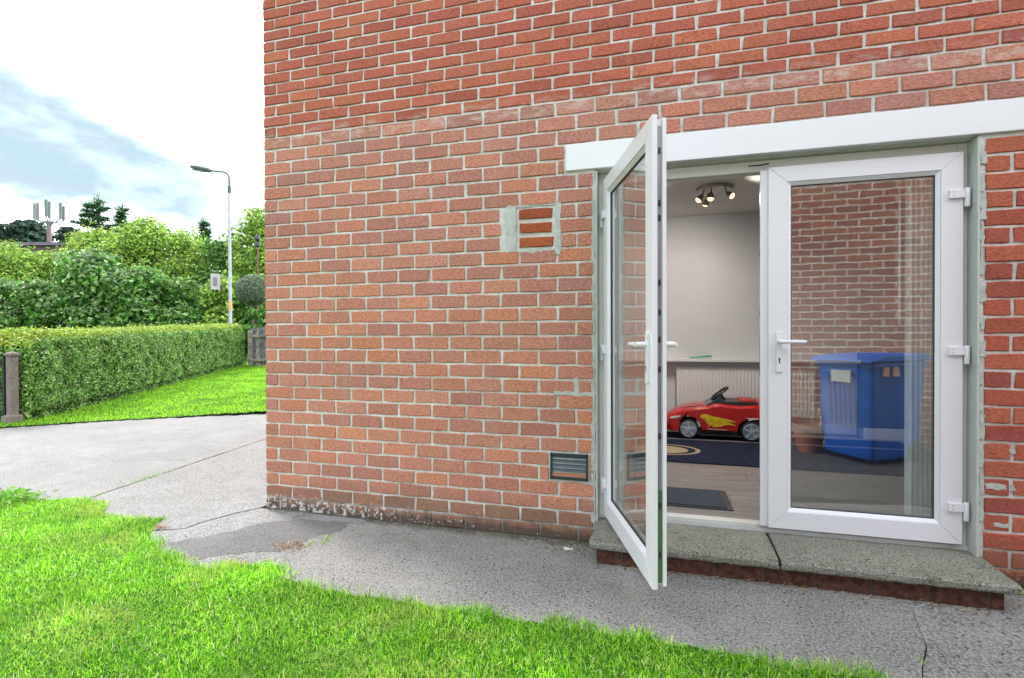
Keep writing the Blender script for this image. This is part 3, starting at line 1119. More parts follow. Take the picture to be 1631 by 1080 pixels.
JV = {'L': [[], [], []], 'U': [[], [], []]}
nind = 0
for i, q in enumerate(bricks):
    loc, sc, ry = place_brick(i, q)
    me, vs, fs = VAR[q[0]][random.randrange(NV)]
    if nind < 298:
        o = bpy.data.objects.new('brick', me)
        o.parent = wall
        o.location = loc
        o.scale = sc
        o.rotation_euler = (random.gauss(0, 0.004), ry, random.gauss(0, 0.002))
        o.color = (*q[5], 1)
        COL.objects.link(o)
        nind += 1
    else:
        A = JV[q[0][0]]
        n0 = len(A[0])
        cy_, sy_ = math.cos(ry), math.sin(ry)
        for x, y, z in vs:
            x, z = x * sc[0], z * sc[2]
            A[0].append((x * cy_ + z * sy_ + loc[0], y + loc[1], -x * sy_ + z * cy_ + loc[2]))
        for f in fs:
            A[1].append(tuple(k + n0 for k in f))
            A[2].append((q[5], len(f)))
for key, nm, mt in (('L', 'lower_brickwork', M_BRL), ('U', 'rustic_brickwork', M_BRU)):
    V, F, C = JV[key]
    if not V: continue
    me = bpy.data.meshes.new(nm)
    me.from_pydata(V, [], F)
    at = me.color_attributes.new('tint', 'FLOAT_COLOR', 'CORNER')
    cc = []
    for c, k in C:
        cc += [c[0], c[1], c[2], 1.0] * k
    at.data.foreach_set('color', cc)
    me.materials.append(mt)
    bm = bmesh.new(); bm.from_mesh(me); bmesh.ops.recalc_face_normals(bm, faces=bm.faces); bm.to_mesh(me); bm.free()
    o = bpy.data.objects.new(nm, me)
    o['kind'] = 'stuff'
    link(o, wall)


def smear(name, x0, x1, z0, z1, seed, y=-0.004, parent=None):
    """rough hand-trowelled cement filling"""
    rr = random.Random(seed)
    nz = max(3, int((z1 - z0) / 0.022))
    nx = max(3, int((x1 - x0) / 0.022))
    pts = []
    for i in range(nx): pts.append((x0 + (x1 - x0) * i / nx, z0 + rr.uniform(-.005, .005)))
    for i in range(nz): pts.append((x1 + rr.uniform(-.005, .005), z0 + (z1 - z0) * i / nz))
    for i in range(nx): pts.append((x1 - (x1 - x0) * i / nx, z1 + rr.uniform(-.005, .005)))
    for i in range(nz): pts.append((x0 + rr.uniform(-.005, .005), z1 - (z1 - z0) * i / nz))
    return MB().prism(pts, 1, y, 0.02).build(name, M_SMEAR, parent)


smear('cement_patch', 1.735, 1.796, 1.680, 1.955, 1, -0.003, wall)
smear('cement_patch', 2.034, 2.062, 1.655, 1.955, 2, -0.003, wall)
smear('cement_patch', 1.77, 2.04, 1.676, 1.694, 3, 0.0, wall)
smear('cement_patch', 1.77, 2.04, 1.945, 1.958, 4, 0.001, wall)
smear('cement_patch', 2.02, 2.25, 0.838, 0.862, 5, -0.002, wall)
smear('cement_patch', 2.135, 2.165, 0.77, 1.0, 6, -0.001, wall)
smear('cement_patch', 2.236, 2.2615, 0.12, 0.95, 7, -0.001, wall)
smear('cement_patch', 2.241, 2.2615, 0.95, 2.12, 8, 0.0, wall)
for k, z in enumerate([0.56, 0.64, 0.73, 0.80, 0.47, 0.38, 0.29]):
    smear('cement_patch', OX1 + random.uniform(0.02, 0.07), OX1 + random.uniform(0.11, 0.22), z - random.uniform(.008, .016), z + random.uniform(.006, .014), 20 + k, 0.0, wall)
for k in range(14):
    z = 0.3 + k * 0.13
    smear('cement_patch', OX1 - 0.001, OX1 + random.uniform(0.012, 0.024), z, z + random.uniform(0.05, 0.13), 40 + k, -0.001, wall)

# lintel, reveals, soffit
b = MB().box(2.095, 4.272, -0.012, 0.04, 2.130, 2.279)
b.build('lintel', M_LINTEL, house, bevel=0.004)
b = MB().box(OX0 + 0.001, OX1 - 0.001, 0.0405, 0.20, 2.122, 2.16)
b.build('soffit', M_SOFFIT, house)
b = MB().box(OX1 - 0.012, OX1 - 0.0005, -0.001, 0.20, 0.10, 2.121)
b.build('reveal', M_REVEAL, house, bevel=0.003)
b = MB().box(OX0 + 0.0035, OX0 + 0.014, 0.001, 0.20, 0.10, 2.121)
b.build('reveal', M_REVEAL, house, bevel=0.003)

# air vent
vent = MB()
X0, X1, Z0, Z1 = 1.999, 2.217, 0.352, 0.503
for bx in ((X0, X1, Z0, Z0 + 0.012), (X0, X1, Z1 - 0.012, Z1), (X0, X0 + 0.01, Z0, Z1), (X1 - 0.01, X1, Z0, Z1)):
    vent.box(bx[0], bx[1], -0.010, 0.03, bx[2], bx[3])
M_BLK = simple('black_plastic', (0.022, 0.026, 0.030), 0.35)
vt = vent.build('air_vent', M_BLK, house)
M_BG = simple('blue_grey_plastic', (0.06, 0.085, 0.11), 0.4)
for k in range(5):
    z = Z0 + 0.022 + k * 0.0265
    s = MB().prism([(-0.007, z), (0.012, z + 0.018), (0.014, z + 0.016), (-0.004, z - 0.003)], 0, X0 + 0.010, X1 - 0.010)
    s.build('slat', M_BG if k else simple('terracotta_slat', (0.42, 0.15, 0.09), 0.7), vt)
MB().box(X0 + .01, X1 - .01, 0.02, 0.03, Z0 + .01, Z1 - .01).build('back_panel', M_BLK, vt)

# door frame
b = MB()
FX0, FX1, FZ0, FZ1 = 2.273, 4.062, 0.128, 2.121
FY0, FY1 = 0.085, 0.150
b.box(FX0, 2.318, FY0, FY1, FZ0, FZ1)
b.box(4.017, FX1, FY0, FY1, FZ0, FZ1)
b.box(2.3185, 4.0165, FY0, FY1, 2.062, FZ1)
b.box(2.3185, 4.0165, FY0 + .001, FY1, FZ0, 0.165)
b.box(2.302, 2.3185, FY0 + 0.02, FY0 + 0.045, 0.165, 2.062)
b.box(4.0005, 4.0165, FY0 + 0.02, FY0 + 0.045, 0.165, 2.062)
dfr = b.build('door_surround', M_FRAME, house, bevel=0.002)
MB().box(FX0, FX1, 0.075, FY0 - 0.001, FZ0 - 0.003, FZ0 + 0.022).build('threshold', mat_white('dirty_threshold', (0.55, 0.56, 0.55), 0.5, 0.8, (0.2, 0.2, 0.17)), house)
# jamb lining strips of the open side
b = MB()
b.box(2.3187, 2.340, FY0 + 0.047, FY1 + 0.01, 0.166, 2.06)
b.build('jamb_lining', M_UPVC, house)


def handle(parent, x, zc, yface, dirx, ysign):
    """lever handle on a long backplate with a keyhole"""
    y1 = yface + ysign * 0.010
    b = MB()
    pl = [(x - 0.013, zc - 0.16), (x + 0.013, zc - 0.16), (x + 0.0155, zc - 0.15), (x + 0.0155, zc + 0.045), (x + 0.011, zc + 0.053), (x - 0.011, zc + 0.053), (x - 0.0155, zc + 0.045), (x - 0.0155, zc - 0.15)]
    b.prism(pl, 1, min(yface, y1), max(yface, y1))
    h = b.build('handle', M_UPVC, parent, bevel=0.002)
    b = MB()
    b.lathe([(0.012, 0), (0.011, ysign * 0.03), (0.010, ysign * 0.042)], (x, y1, zc), 'y', 14)
    b.tube([(x - dirx * 0.004, y1 + ysign * 0.042, zc), (x + dirx * 0.03, y1 + ysign * 0.045, zc + 0.001), (x + dirx * 0.09, y1 + ysign * 0.043, zc), (x + dirx * 0.118, y1 + ysign * 0.038, zc)], [0.0105, 0.0095, 0.0085, 0.0075], 10)
    b.build('lever', M_UPVC, h, smooth=True)
    b = MB()
    b.lathe([(0.0055, 0), (0.0055, ysign * 0.0012)], (x, y1, zc - 0.092), 'y', 12)
    b.box(x - 0.003, x + 0.003, min(y1, y1 + ysign * 0.001), max(y1, y1 + ysign * 0.001), zc - 0.114, zc - 0.094)
    b.build('keyhole', M_BLK, h)
    return h


def leaf(name, W, label, swing_right, glassmat, loc, rz):
    """door leaf in its own axes: hinge at x=0, leaf towards +x (or -x), outer face at y=0, inner at y=.062"""
    s = -1 if swing_right else 1
    root = bpy.data.objects.new(name, None)
    root.empty_display_size = 0.2
    root.location = loc
    root.rotation_euler = (0, 0, rz)
    link(root, house)
    if label: root['label'] = label
    Z0, Z1 = 0.163, 2.070
    SW, TB, BB = 0.104, 0.094, 0.104      # stile, top rail, bottom rail

    def ringpieces(mb, ox0, ox1, oz0, oz1, ix0, ix1, iz0, iz1, y0, y1, gap=0.0005):
        A, B_, C_, D_ = (ox0, oz0), (ox1, oz0), (ox1, oz1), (ox0, oz1)
        a, b_, c_, d_ = (ix0, iz0), (ix1, iz0), (ix1, iz1), (ix0, iz1)
        g = gap
        for quad, dx, dz in (((A, B_, b_, a), 0, -g), ((B_, C_, c_, b_), g, 0), ((C_, D_, d_, c_), 0, g), ((D_, A, a, d_), -g, 0)):
            mb.prism([(s * (p[0] + dx), p[1] + dz) for p in quad], 1, y0, y1)
    fr = MB()
    ringpieces(fr, 0, W, Z0, Z1, SW - .012, W - SW + .012, Z0 + BB - .012, Z1 - TB + .012, 0.0, 0.022)       # outer face
    ringpieces(fr, 0.012, W - 0.016, Z0 + .014, Z1 - .014, SW, W - SW, Z0 + BB, Z1 - TB, 0.0222, 0.044)       # core, set back
    ringpieces(fr, 0.006, W - 0.004, Z0 + .010, Z1 - .010, SW - .006, W - SW + .006, Z0 + BB - .006, Z1 - TB + .006, 0.0442, 0.060)
    f = fr.build('door_frame', M_UPVC, root, bevel=0.0016, seg=1)
    bd = MB()
    # sloping glazing bead
    ox0, ox1, oz0, oz1 = SW - .0115, W - SW + .0115, Z0 + BB - .0115, Z1 - TB + .0115
    ix0, ix1, iz0, iz1 = SW + .006, W - SW - .006, Z0 + BB + .006, Z1 - TB - .006
    O = [(ox0, oz0), (ox1, oz0), (ox1, oz1), (ox0, oz1)]
    I = [(ix0, iz0), (ix1, iz0), (ix1, iz1), (ix0, iz1)]
    vs = [(s * x, 0.003, z) for x, z in O] + [(s * x, 0.016, z) for x, z in I] + [(s * x, 0.021, z) for x, z in O] + [(s * x, 0.021, z) for x, z in I]
    fs = []
    for i in range(4):
        k = (i + 1) % 4
        fs += [(i, k, k + 4, i + 4), (i + 4, k + 4, k + 12, i + 12), (i + 8, k + 8, k, i), (i + 12, k + 12, k + 8, i + 8)]
    bd.add(vs, fs)
    bd.build('glazing_bead', M_UPVC, root)
    gk = MB()
    g0, g1 = 0.0165, 0.0215
    e = 0.003
    for x0_, x1_, z0_, z1_ in ((ix0, ix1, iz0 - .001, iz0 + e), (ix0, ix1, iz1 - e, iz1 + .001), (ix0 - .001, ix0 + e, iz0 + e, iz1 - e), (ix1 - e, ix1 + .001, iz0 + e, iz1 - e)):
        gk.box(min(s * x0_, s * x1_), max(s * x0_, s * x1_), g0, g1, z0_, z1_)
    gk.build('gasket', M_RUBBER, root)
    gx0, gx1 = SW - 0.004, W - SW + 0.004
    gl = MB().box(min(s * gx0, s * gx1), max(s * gx0, s * gx1), 0.0225, 0.040, Z0 + BB - .004, Z1 - TB + .004)
    gl.build('glass_pane', glassmat, root)
    # spacer bar between the panes
    sp = MB()
    sx0, sx1, sz0, sz1 = SW + .002, W - SW - .002, Z0 + BB + .002, Z1 - TB - .002
    for x0_, x1_, z0_, z1_ in ((sx0, sx1, sz0, sz0 + .010), (sx0, sx1, sz1 - .010, sz1), (sx0, sx0 + .010, sz0 + .011, sz1 - .011), (sx1 - .010, sx1, sz0 + .011, sz1 - .011)):
        sp.box(min(s * x0_, s * x1_), max(s * x0_, s * x1_), 0.025, 0.037, z0_, z1_)
    sp.build('spacer_bar', M_GREYST, root)
    handle(root, s * (W - 0.052), 1.150, 0.0, -s, -1)
    handle(root, s * (W - 0.052), 1.150, 0.060, -s, 1)
    for z in (1.865, 1.105, 0.345):
        b = MB()
        b.box(min(-s * 0.002, s * 0.062), max(-s * 0.002, s * 0.062), -0.016, -0.0005, z - 0.020, z + 0.020)
        h = b.build('hinge', M_UPVC, root, bevel=0.002)
        b = MB().lathe([(0.0105, -0.045), (0.0115, -0.043), (0.0115, 0.043), (0.0105, 0.045)], (-s * 0.013, -0.006, z - 0.018), 'z', 14)
        b.build('knuckle', M_UPVC, h, smooth=True)
        b = MB().box(min(-s * 0.026, -s * 0.013), max(-s * 0.026, -s * 0.013), -0.004, 0.024, z - 0.064, z - 0.005)
        b.build('hinge_plate', M_UPVC, h)
        b = MB()
        for dz in (-0.009, 0.009):
            b.lathe([(0.0028, -0.0166), (0.0028, -0.0158)], (s * 0.046, 0, z + dz), 'y', 8)
        b.build('screw', M_GREYST, h)
    return root


lr = leaf('door', 0.862, 'closed right-hand white door with large glass pane', True, M_GLASS_R, (4.030, 0.050, 0), 0)
ll = leaf('door', 0.915, 'left-hand white door standing open towards the garden', False, M_GLASS_L, (2.303, 0.032, 0), R(-71.3))
# lock strip and keeps on the free edge of the open leaf
b = MB().box(0.8995, 0.9015, 0.026, 0.041, 0.20, 2.03)
b.build('lock_strip', M_GREYST, ll)
for z in (1.93, 1.72, 1.66, 1.40, 1.28, 1.17, 1.05, 0.78, 0.50, 0.30):
    MB().box(0.9018, 0.9050, 0.029, 0.038, z - 0.012, z + 0.012).build('lock_keep', M_BLK, ll)
MB().box(0.9022, 0.9035, 0.024, 0.0425, 0.185, 0.56).build('edge_tape', M_GREENP, ll)
# meeting-stile edge of the closed leaf: astragal with keeps
b = MB()
b.box(-0.900, -0.8625, 0.012, 0.030, 0.166, 2.060)
b.box(-0.884, -0.8625, 0.0305, 0.060, 0.166, 2.060)
ast = b.build('astragal', M_UPVC, lr, bevel=0.0015)
for z, hh in ((1.97, .01), (1.62, .02), (1.30, .018), (1.08, .11), (0.68, .018), (0.40, .02), (0.25, .012)):
    MB().box(-0.9015, -0.9002, 0.018, 0.026, z - hh, z + hh).build('lock_keep', M_GREYST, ast)
# weather bar at the head
MB().tube([(-0.96, -0.006, 2.085), (-0.90, -0.010, 2.083), (-0.86, -0.008, 2.090)], 0.004, 6).build('bolt', M_BLK, lr)

# ------------------------------------------------------------------ step
step = thing('door_step', 'low step of two concrete slabs on dark bricks under the doors', 'step', (3.17, -0.1, 0))


def prel(o, root):
    o.location = -root.location
    return o


def rough_slab(x0, x1, seed):
    rr = random.Random(seed)
    bm = bmesh.new()
    nx = 26
    prof = [(-0.292, 0.084), (-0.297, 0.094), (-0.297, 0.112), (-0.288, 0.124), (-0.16, 0.127), (0.074, 0.129), (0.074, 0.084)]
    rows = []
    for i in range(nx + 1):
        x = x0 + (x1 - x0) * i / nx
        rows.append([bm.verts.new((x + (rr.uniform(-.004, .004) if i in (0, nx) else 0), y + rr.uniform(-.0022, .0022), z + rr.uniform(-.0016, .0016))) for y, z in prof])
    for a, c in zip(rows, rows[1:]):
        for k in range(len(prof)):
            q = (k + 1) % len(prof)
            bm.faces.new((a[k], a[q], c[q], c[k]))
    bm.faces.new(rows[0][::-1])
    bm.faces.new(rows[-1])
    bmesh.ops.recalc_face_normals(bm, faces=bm.faces)
    me = bpy.data.meshes.new('slab')
    bm.to_mesh(me)
    bm.free()
    me.materials.append(M_SLAB)
    return prel(link(bpy.data.objects.new('slab', me), step), step)


rough_slab(2.268, 3.158, 1)
rough_slab(3.168, 4.085, 2)
x = 2.300
k = 0
M_DBR = simple('dark_riser_brick', (0.085, 0.038, 0.028), 0.9, 0.2, 0, 0.45, 30, 0.9, 50)  # riser brick, much darker than the wall bricks
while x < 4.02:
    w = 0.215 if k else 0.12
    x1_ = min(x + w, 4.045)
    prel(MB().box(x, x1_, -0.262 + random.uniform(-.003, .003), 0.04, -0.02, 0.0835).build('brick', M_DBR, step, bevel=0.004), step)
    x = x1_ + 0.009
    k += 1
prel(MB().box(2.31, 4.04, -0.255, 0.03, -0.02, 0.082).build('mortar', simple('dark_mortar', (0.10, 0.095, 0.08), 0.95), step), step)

# ------------------------------------------------------------------ the room behind the doors
RX0, RX1, RY1, RZ0, RZ1 = 1.2, 7.2, 3.30, 0.10, 2.52
M_RWALL = simple('warm_grey_wall_paint', (0.66, 0.67, 0.69), 0.8, 0.2, 0, 0.03, 2)
M_RCEIL = simple('ceiling_paint', (0.66, 0.65, 0.63), 0.9, 0.2, 0, 0.02, 2)
M_TRIM = simple('white_gloss_trim', (0.78, 0.79, 0.80), 0.4, 0.5, 0, 0.03, 4)
for nm, bx, mt in (('room_wall', (RX0, RX1, RY1, RY1 + .1, RZ0 - .05, RZ1), M_RWALL), ('room_wall', (RX0 - .1, RX0, 0.281, RY1 + .1, RZ0 - .05, RZ1), M_RWALL), ('room_wall', (RX1, RX1 + .1, 0.281, RY1 + .1, RZ0 - .05, RZ1), M_RWALL),
                   ('room_ceiling', (RX0 - .1, RX1 + .1, 0.281, RY1 + .1, RZ1 + .001, RZ1 + .1), M_RCEIL),
                   ('room_lining', (RX0, OX0 - .001, 0.282, 0.30, RZ0, RZ1 - .001), M_RWALL), ('room_lining', (OX1 + .001, WX0, 0.282, 0.30, RZ0, RZ1 - .001), M_RWALL), ('room_lining', (WX1, RX1 - .001, 0.282, 0.30, RZ0, RZ1 - .001), M_RWALL), ('room_lining', (WX0 + .001, WX1 - .001, 0.282, 0.30, RZ0, WZ0), M_RWALL), ('room_lining', (WX0 + .001, WX1 - .001, 0.282, 0.30, WZ1, RZ1 - .001), M_RWALL), ('room_lining', (OX0, OX1, 0.282, 0.30, 2.13, RZ1 - .001), M_RWALL)):
    tag(MB().box(*bx).build(nm, mt), kind='structure')
fl = MB().box(RX0, RX1, 0.151, RY1, RZ0 - 0.02, RZ0 + 0.018).build('room_floor', simple('floor_gap', (0.05, 0.045, 0.04), 0.8))
tag(fl, kind='structure')
M_WF = mat_wood_floor()
y = 0.153
row = 0
pm = MB().box(-0.64, 0.64, -0.0945, 0.0945, 0, 0.012).mesh('plank')
pm.materials.append(M_WF)
while y + 0.19 < RY1:
    x = RX0 + 0.02 - (row * 0.37) % 1.28
    while x < RX1 - 0.02:
        a, c = max(x, RX0 + 0.01), min(x + 1.28, RX1 - 0.01)
        if c - a > 0.1:
            o = bpy.data.objects.new('plank', pm)
            o.location = ((a + c) / 2, y + 0.095, RZ0 + 0.0185)
            o.scale = ((c - a - 0.0016) / 1.28, 1, 1)
            link(o, fl)
        x += 1.281
    y += 0.1915
    row += 1
FZ = RZ0 + 0.031
for bx in ((RX0, 4.549, RY1 - 0.018, RY1 - 0.001), (5.6, RX1, RY1 - 0.018, RY1 - .001)):
    tag(MB().box(bx[0], bx[1], bx[2], bx[3], FZ, FZ + 0.11).build('skirting_board', M_TRIM, bevel=0.003), kind='structure')
tag(MB().box(RX0, 4.549, 3.16, 3.299, 0.885, 0.915).build('wall_shelf', M_TRIM, bevel=0.004), 'long narrow painted shelf on the back wall above the radiator', 'shelf')
# crumpled green cloth on the shelf
b = MB()
pts = []
nx_, ny_ = 14, 6
for i in range(nx_ + 1):
    for j in range(ny_ + 1):
        hgt = 0.008 + 0.028 * abs(math.sin(i * 1.1 + j * .6)) * (0.4 + 0.6 * (i / nx_)) * math.sin(math.pi * (j + .3) / (ny_ + .6))
        pts.append((2.885 + 0.235 * i / nx_, 3.175 + 0.08 * j / ny_ + 0.01 * math.sin(i), 0.916 + hgt + 0.01 * (i / nx_)))
q = [(i * (ny_ + 1) + j, (i + 1) * (ny_ + 1) + j, (i + 1) * (ny_ + 1) + j + 1, i * (ny_ + 1) + j + 1) for i in range(nx_) for j in range(ny_)]
np_ = len(pts)
pts += [(p[0], p[1], 0.9155) for p in pts]
q += [tuple(k + np_ for k in f) for f in q]
b.add(pts, q)
tag(b.build('cloth', simple('green_cloth', (0.02, 0.30, 0.17), 0.9), smooth=True), 'crumpled green cloth lying on the shelf above the radiator', 'cloth')

cup = thing('added_cupboard', 'added dark green low cupboard with a pale plinth, darkening the view through the door glass', 'cupboard', (5.07, 3.2, FZ))  # made-up cupboard, put in to give the dark band behind the glass
M_SAGE = simple('view_darkening_green', (0.11, 0.13, 0.115), 0.8, 0.2, 0, 0.05, 2)
MB().box(-0.52, 0.53, -0.10, 0.098, 0.111, 0.86).build('carcass', M_SAGE, cup, bevel=0.003)
MB().box(-0.52, 0.53, -0.118, -0.09, 0.0, 0.11).build('plinth', M_TRIM, cup, bevel=0.003)
for sx in (-0.255, 0.265):
    d_ = MB().box(sx - 0.25, sx + 0.25, -0.116, -0.101, 0.125, 0.85).build('cupboard_door', M_SAGE, cup, bevel=0.003)
    MB().lathe([(0.008, 0), (0.013, -0.012), (0.010, -0.02)], (sx + (0.22 if sx < 0 else -0.22), -0.116, 0.7), 'y', 12).build('knob', M_TRIM, d_, smooth=True)

# radiator
rad = thing('radiator', 'white panel radiator on the back wall behind the toy car', 'radiator', (3.45, 3.24, 0.30))
b = MB().box(-0.70, 0.70, -0.012, 0.03, 0.0, 0.51)
b.build('panel', M_TRIM, rad, bevel=0.006)
b = MB()
for k in range(38):
    x = -0.665 + k * 0.036
    b.prism([(x, -0.0125), (x + 0.006, -0.022), (x + 0.018, -0.022), (x + 0.024, -0.0125)], 2, 0.03, 0.48)
b.build('flutes', M_TRIM, rad)
MB().box(-0.705, 0.705, -0.02, 0.035, 0.5105, 0.522).build('top_grille', M_TRIM, rad)
for sx in (-1, 1):
    MB().tube([(sx * 0.71, 0.005, 0.04), (sx * 0.75, 0.005, 0.04), (sx * 0.75, 0.005, -0.165)], 0.009, 8).build('pipe', M_TRIM, rad)
    MB().lathe([(0.016, 0.0), (0.019, 0.02), (0.016, 0.07)], (sx * 0.735, 0.005, 0.035), 'z', 12).build('valve', M_TRIM, rad, smooth=True)

# ceiling spotlights
lamp = thing('ceiling_spotlight', 'black round ceiling fitting with four lit spotlights', 'ceiling light', (3.065, 2.13, RZ1 - 0.001))
M_CHR = simple('brushed_metal', (0.30, 0.28, 0.26), 0.35, 0.5, 0.9)
MB().lathe([(0.155, 0), (0.155, -0.014), (0.145, -0.026), (0.02, -0.030)], (0, 0, 0), 'z', 32).build('ceiling_plate', M_CHR, lamp, smooth=True)
ME_BULB = emit('warm_bulb', (1.0, 0.50, 0.20), 1.6)
for k, (a, tilt) in enumerate(((200, 40), (250, 15), (330, 55), (120, 30))):
    ca, sa = math.cos(R(a)), math.sin(R(a))
    p0 = Vector((ca * 0.10, sa * 0.10, -0.026))
    d = Vector((ca * math.sin(R(tilt)), sa * math.sin(R(tilt)), -math.cos(R(tilt))))
    p1 = p0 + Vector((ca * .012, sa * .012, -0.045))
    arm = MB().tube([p0, p1], 0.006, 8).build('arm', M_CHR, lamp)
    sh = MB()
    sh.tube([p1, p1 + d * 0.02, p1 + d * 0.06], [0.014, 0.024, 0.030], 14, cap=False)
    sh.build('spot_head', M_CHR, lamp, smooth=True)
    bl = MB().tube([p1 + d * 0.03, p1 + d * 0.062, p1 + d * 0.072], [0.018, 0.026, 0.016], 14)
    bl.build('bulb', ME_BULB, lamp, smooth=True)
    ld = bpy.data.lights.new('spot_lamp', 'SPOT')
    ld.energy = 13.0
    ld.spot_size = R(165)
    ld.spot_blend = 1.0
    ld.color = (1.0, 0.90, 0.80)
    ld.shadow_soft_size = 0.03
    lo = bpy.data.objects.new('spot_lamp', ld)
    lo.location = p1 + d * 0.09
    lo.rotation_euler = (-d).to_track_quat('Z', 'Y').to_euler()
    link(lo, lamp)

# vertical blind drawn to the right
bl = thing('vertical_blind', 'grey vertical blind stacked behind the closed glass door', 'blind', (3.93, 0.22, 0))
M_BLIND = mat_attr('blind_fabric', 0.8, 0.1, 0.25)
tmat = simple('blind_cloth', (0.78, 0.81, 0.81), 0.85, 0.1, 0, 0.08, 20)
MB().box(-1.62, 0.115, -0.02, 0.02, 2.085, 2.12).build('headrail', M_UPVC, bl)
for k in range(8):
    x = -0.065 + k * 0.0225
    zb = 0.185
    pts = []
    for i in range(7):
        t = i / 6
        pts.append((x + 0.010 * math.sin(t * math.pi) + random.uniform(-.001, .001), -0.042 + 0.085 * t))
    poly = pts + [(p[0] + 0.0012, p[1]) for p in pts[::-1]]
    MB().prism(poly, 2, zb + random.uniform(0, .004), 2.08).build('blind_slat', tmat, bl)
MB().tube([(-0.112, -0.02, 2.08), (-0.112, -0.02, 1.27)], 0.006, 8).build('wand', simple('white_wand', (0.88, 0.88, 0.88), 0.4), bl)
MB().tube([(-0.112, -0.02, 1.268), (-0.112, -0.02, 1.235)], 0.0062, 8).build('wand_tip', M_UPVC, bl)

# mats
def mat_rug():
    t = NT('navy_rug', 0.95, 0.1)
    t.color(t.mix(t.ramp(t.noise(60, 4), 0.35, 0.65), (0.010, 0.014, 0.035), (0.028, 0.034, 0.065)))
    t.bump(t.noise(300, 3), 0.6, 0.004)
    return t.m


rug = thing('play_rug', 'dark navy rug with tan oval pattern under the red toy car', 'rug', (3.3, 2.2, FZ))
MB().prism(jag([(-1.7, -0.63), (1.5, -0.66), (1.5, 0.75), (-1.7, 0.75)], 0.2, 0.004), 2, 0.0, 0.009).build('rug_pile', mat_rug(), rug)
MB().box(-1.6, 1.45, 0.33, 0.385, 0.0092, 0.0105).build('border_stripe', simple('stripe_grey', (0.16, 0.145, 0.17), 0.9), rug)


def ellipse_ring(rx, ry, k, cx, cy):
    b = MB()
    n = 40
    vs = []
    for i in range(n):
        a = 2 * math.pi * i / n
        vs.append((cx + rx * math.cos(a), cy + ry * math.sin(a), 0.0105))
        vs.append((cx + rx * k * math.cos(a), cy + ry * k * math.sin(a), 0.0105))
    fs = [(2 * i, 2 * ((i + 1) % n), 2 * ((i + 1) % n) + 1, 2 * i + 1) for i in range(n)]
    return b.add(vs, fs)


tan = simple('tan_print', (0.33, 0.25, 0.17), 0.9)
ellipse_ring(0.30, 0.23, 0.86, -0.66, -0.18).build('printed_ring', tan, rug)
ellipse_ring(0.235, 0.165, 0.02, -0.70, -0.19).build('printed_oval', simple('sand_print', (0.36, 0.28, 0.19), 0.9), rug)
dm = thing('door_mat', 'grey-blue door mat with dark rim just inside the open doorway', 'door mat', (2.6, 0.575, FZ))
MB().prism([(-0.30, -0.195), (0.435, -0.195), (0.425, 0.215), (-0.30, 0.215)], 2, 0.0, 0.006).build('rim', M_BLK, dm)
MB().prism([(-0.27, -0.17), (0.40, -0.17), (0.392, 0.19), (-0.27, 0.19)], 2, 0.0062, 0.012).build('mat_pile', simple('grey_blue_pile', (0.085, 0.105, 0.13), 0.95, 0.1, 0, 0.35, 90, 0.8, 300), dm)


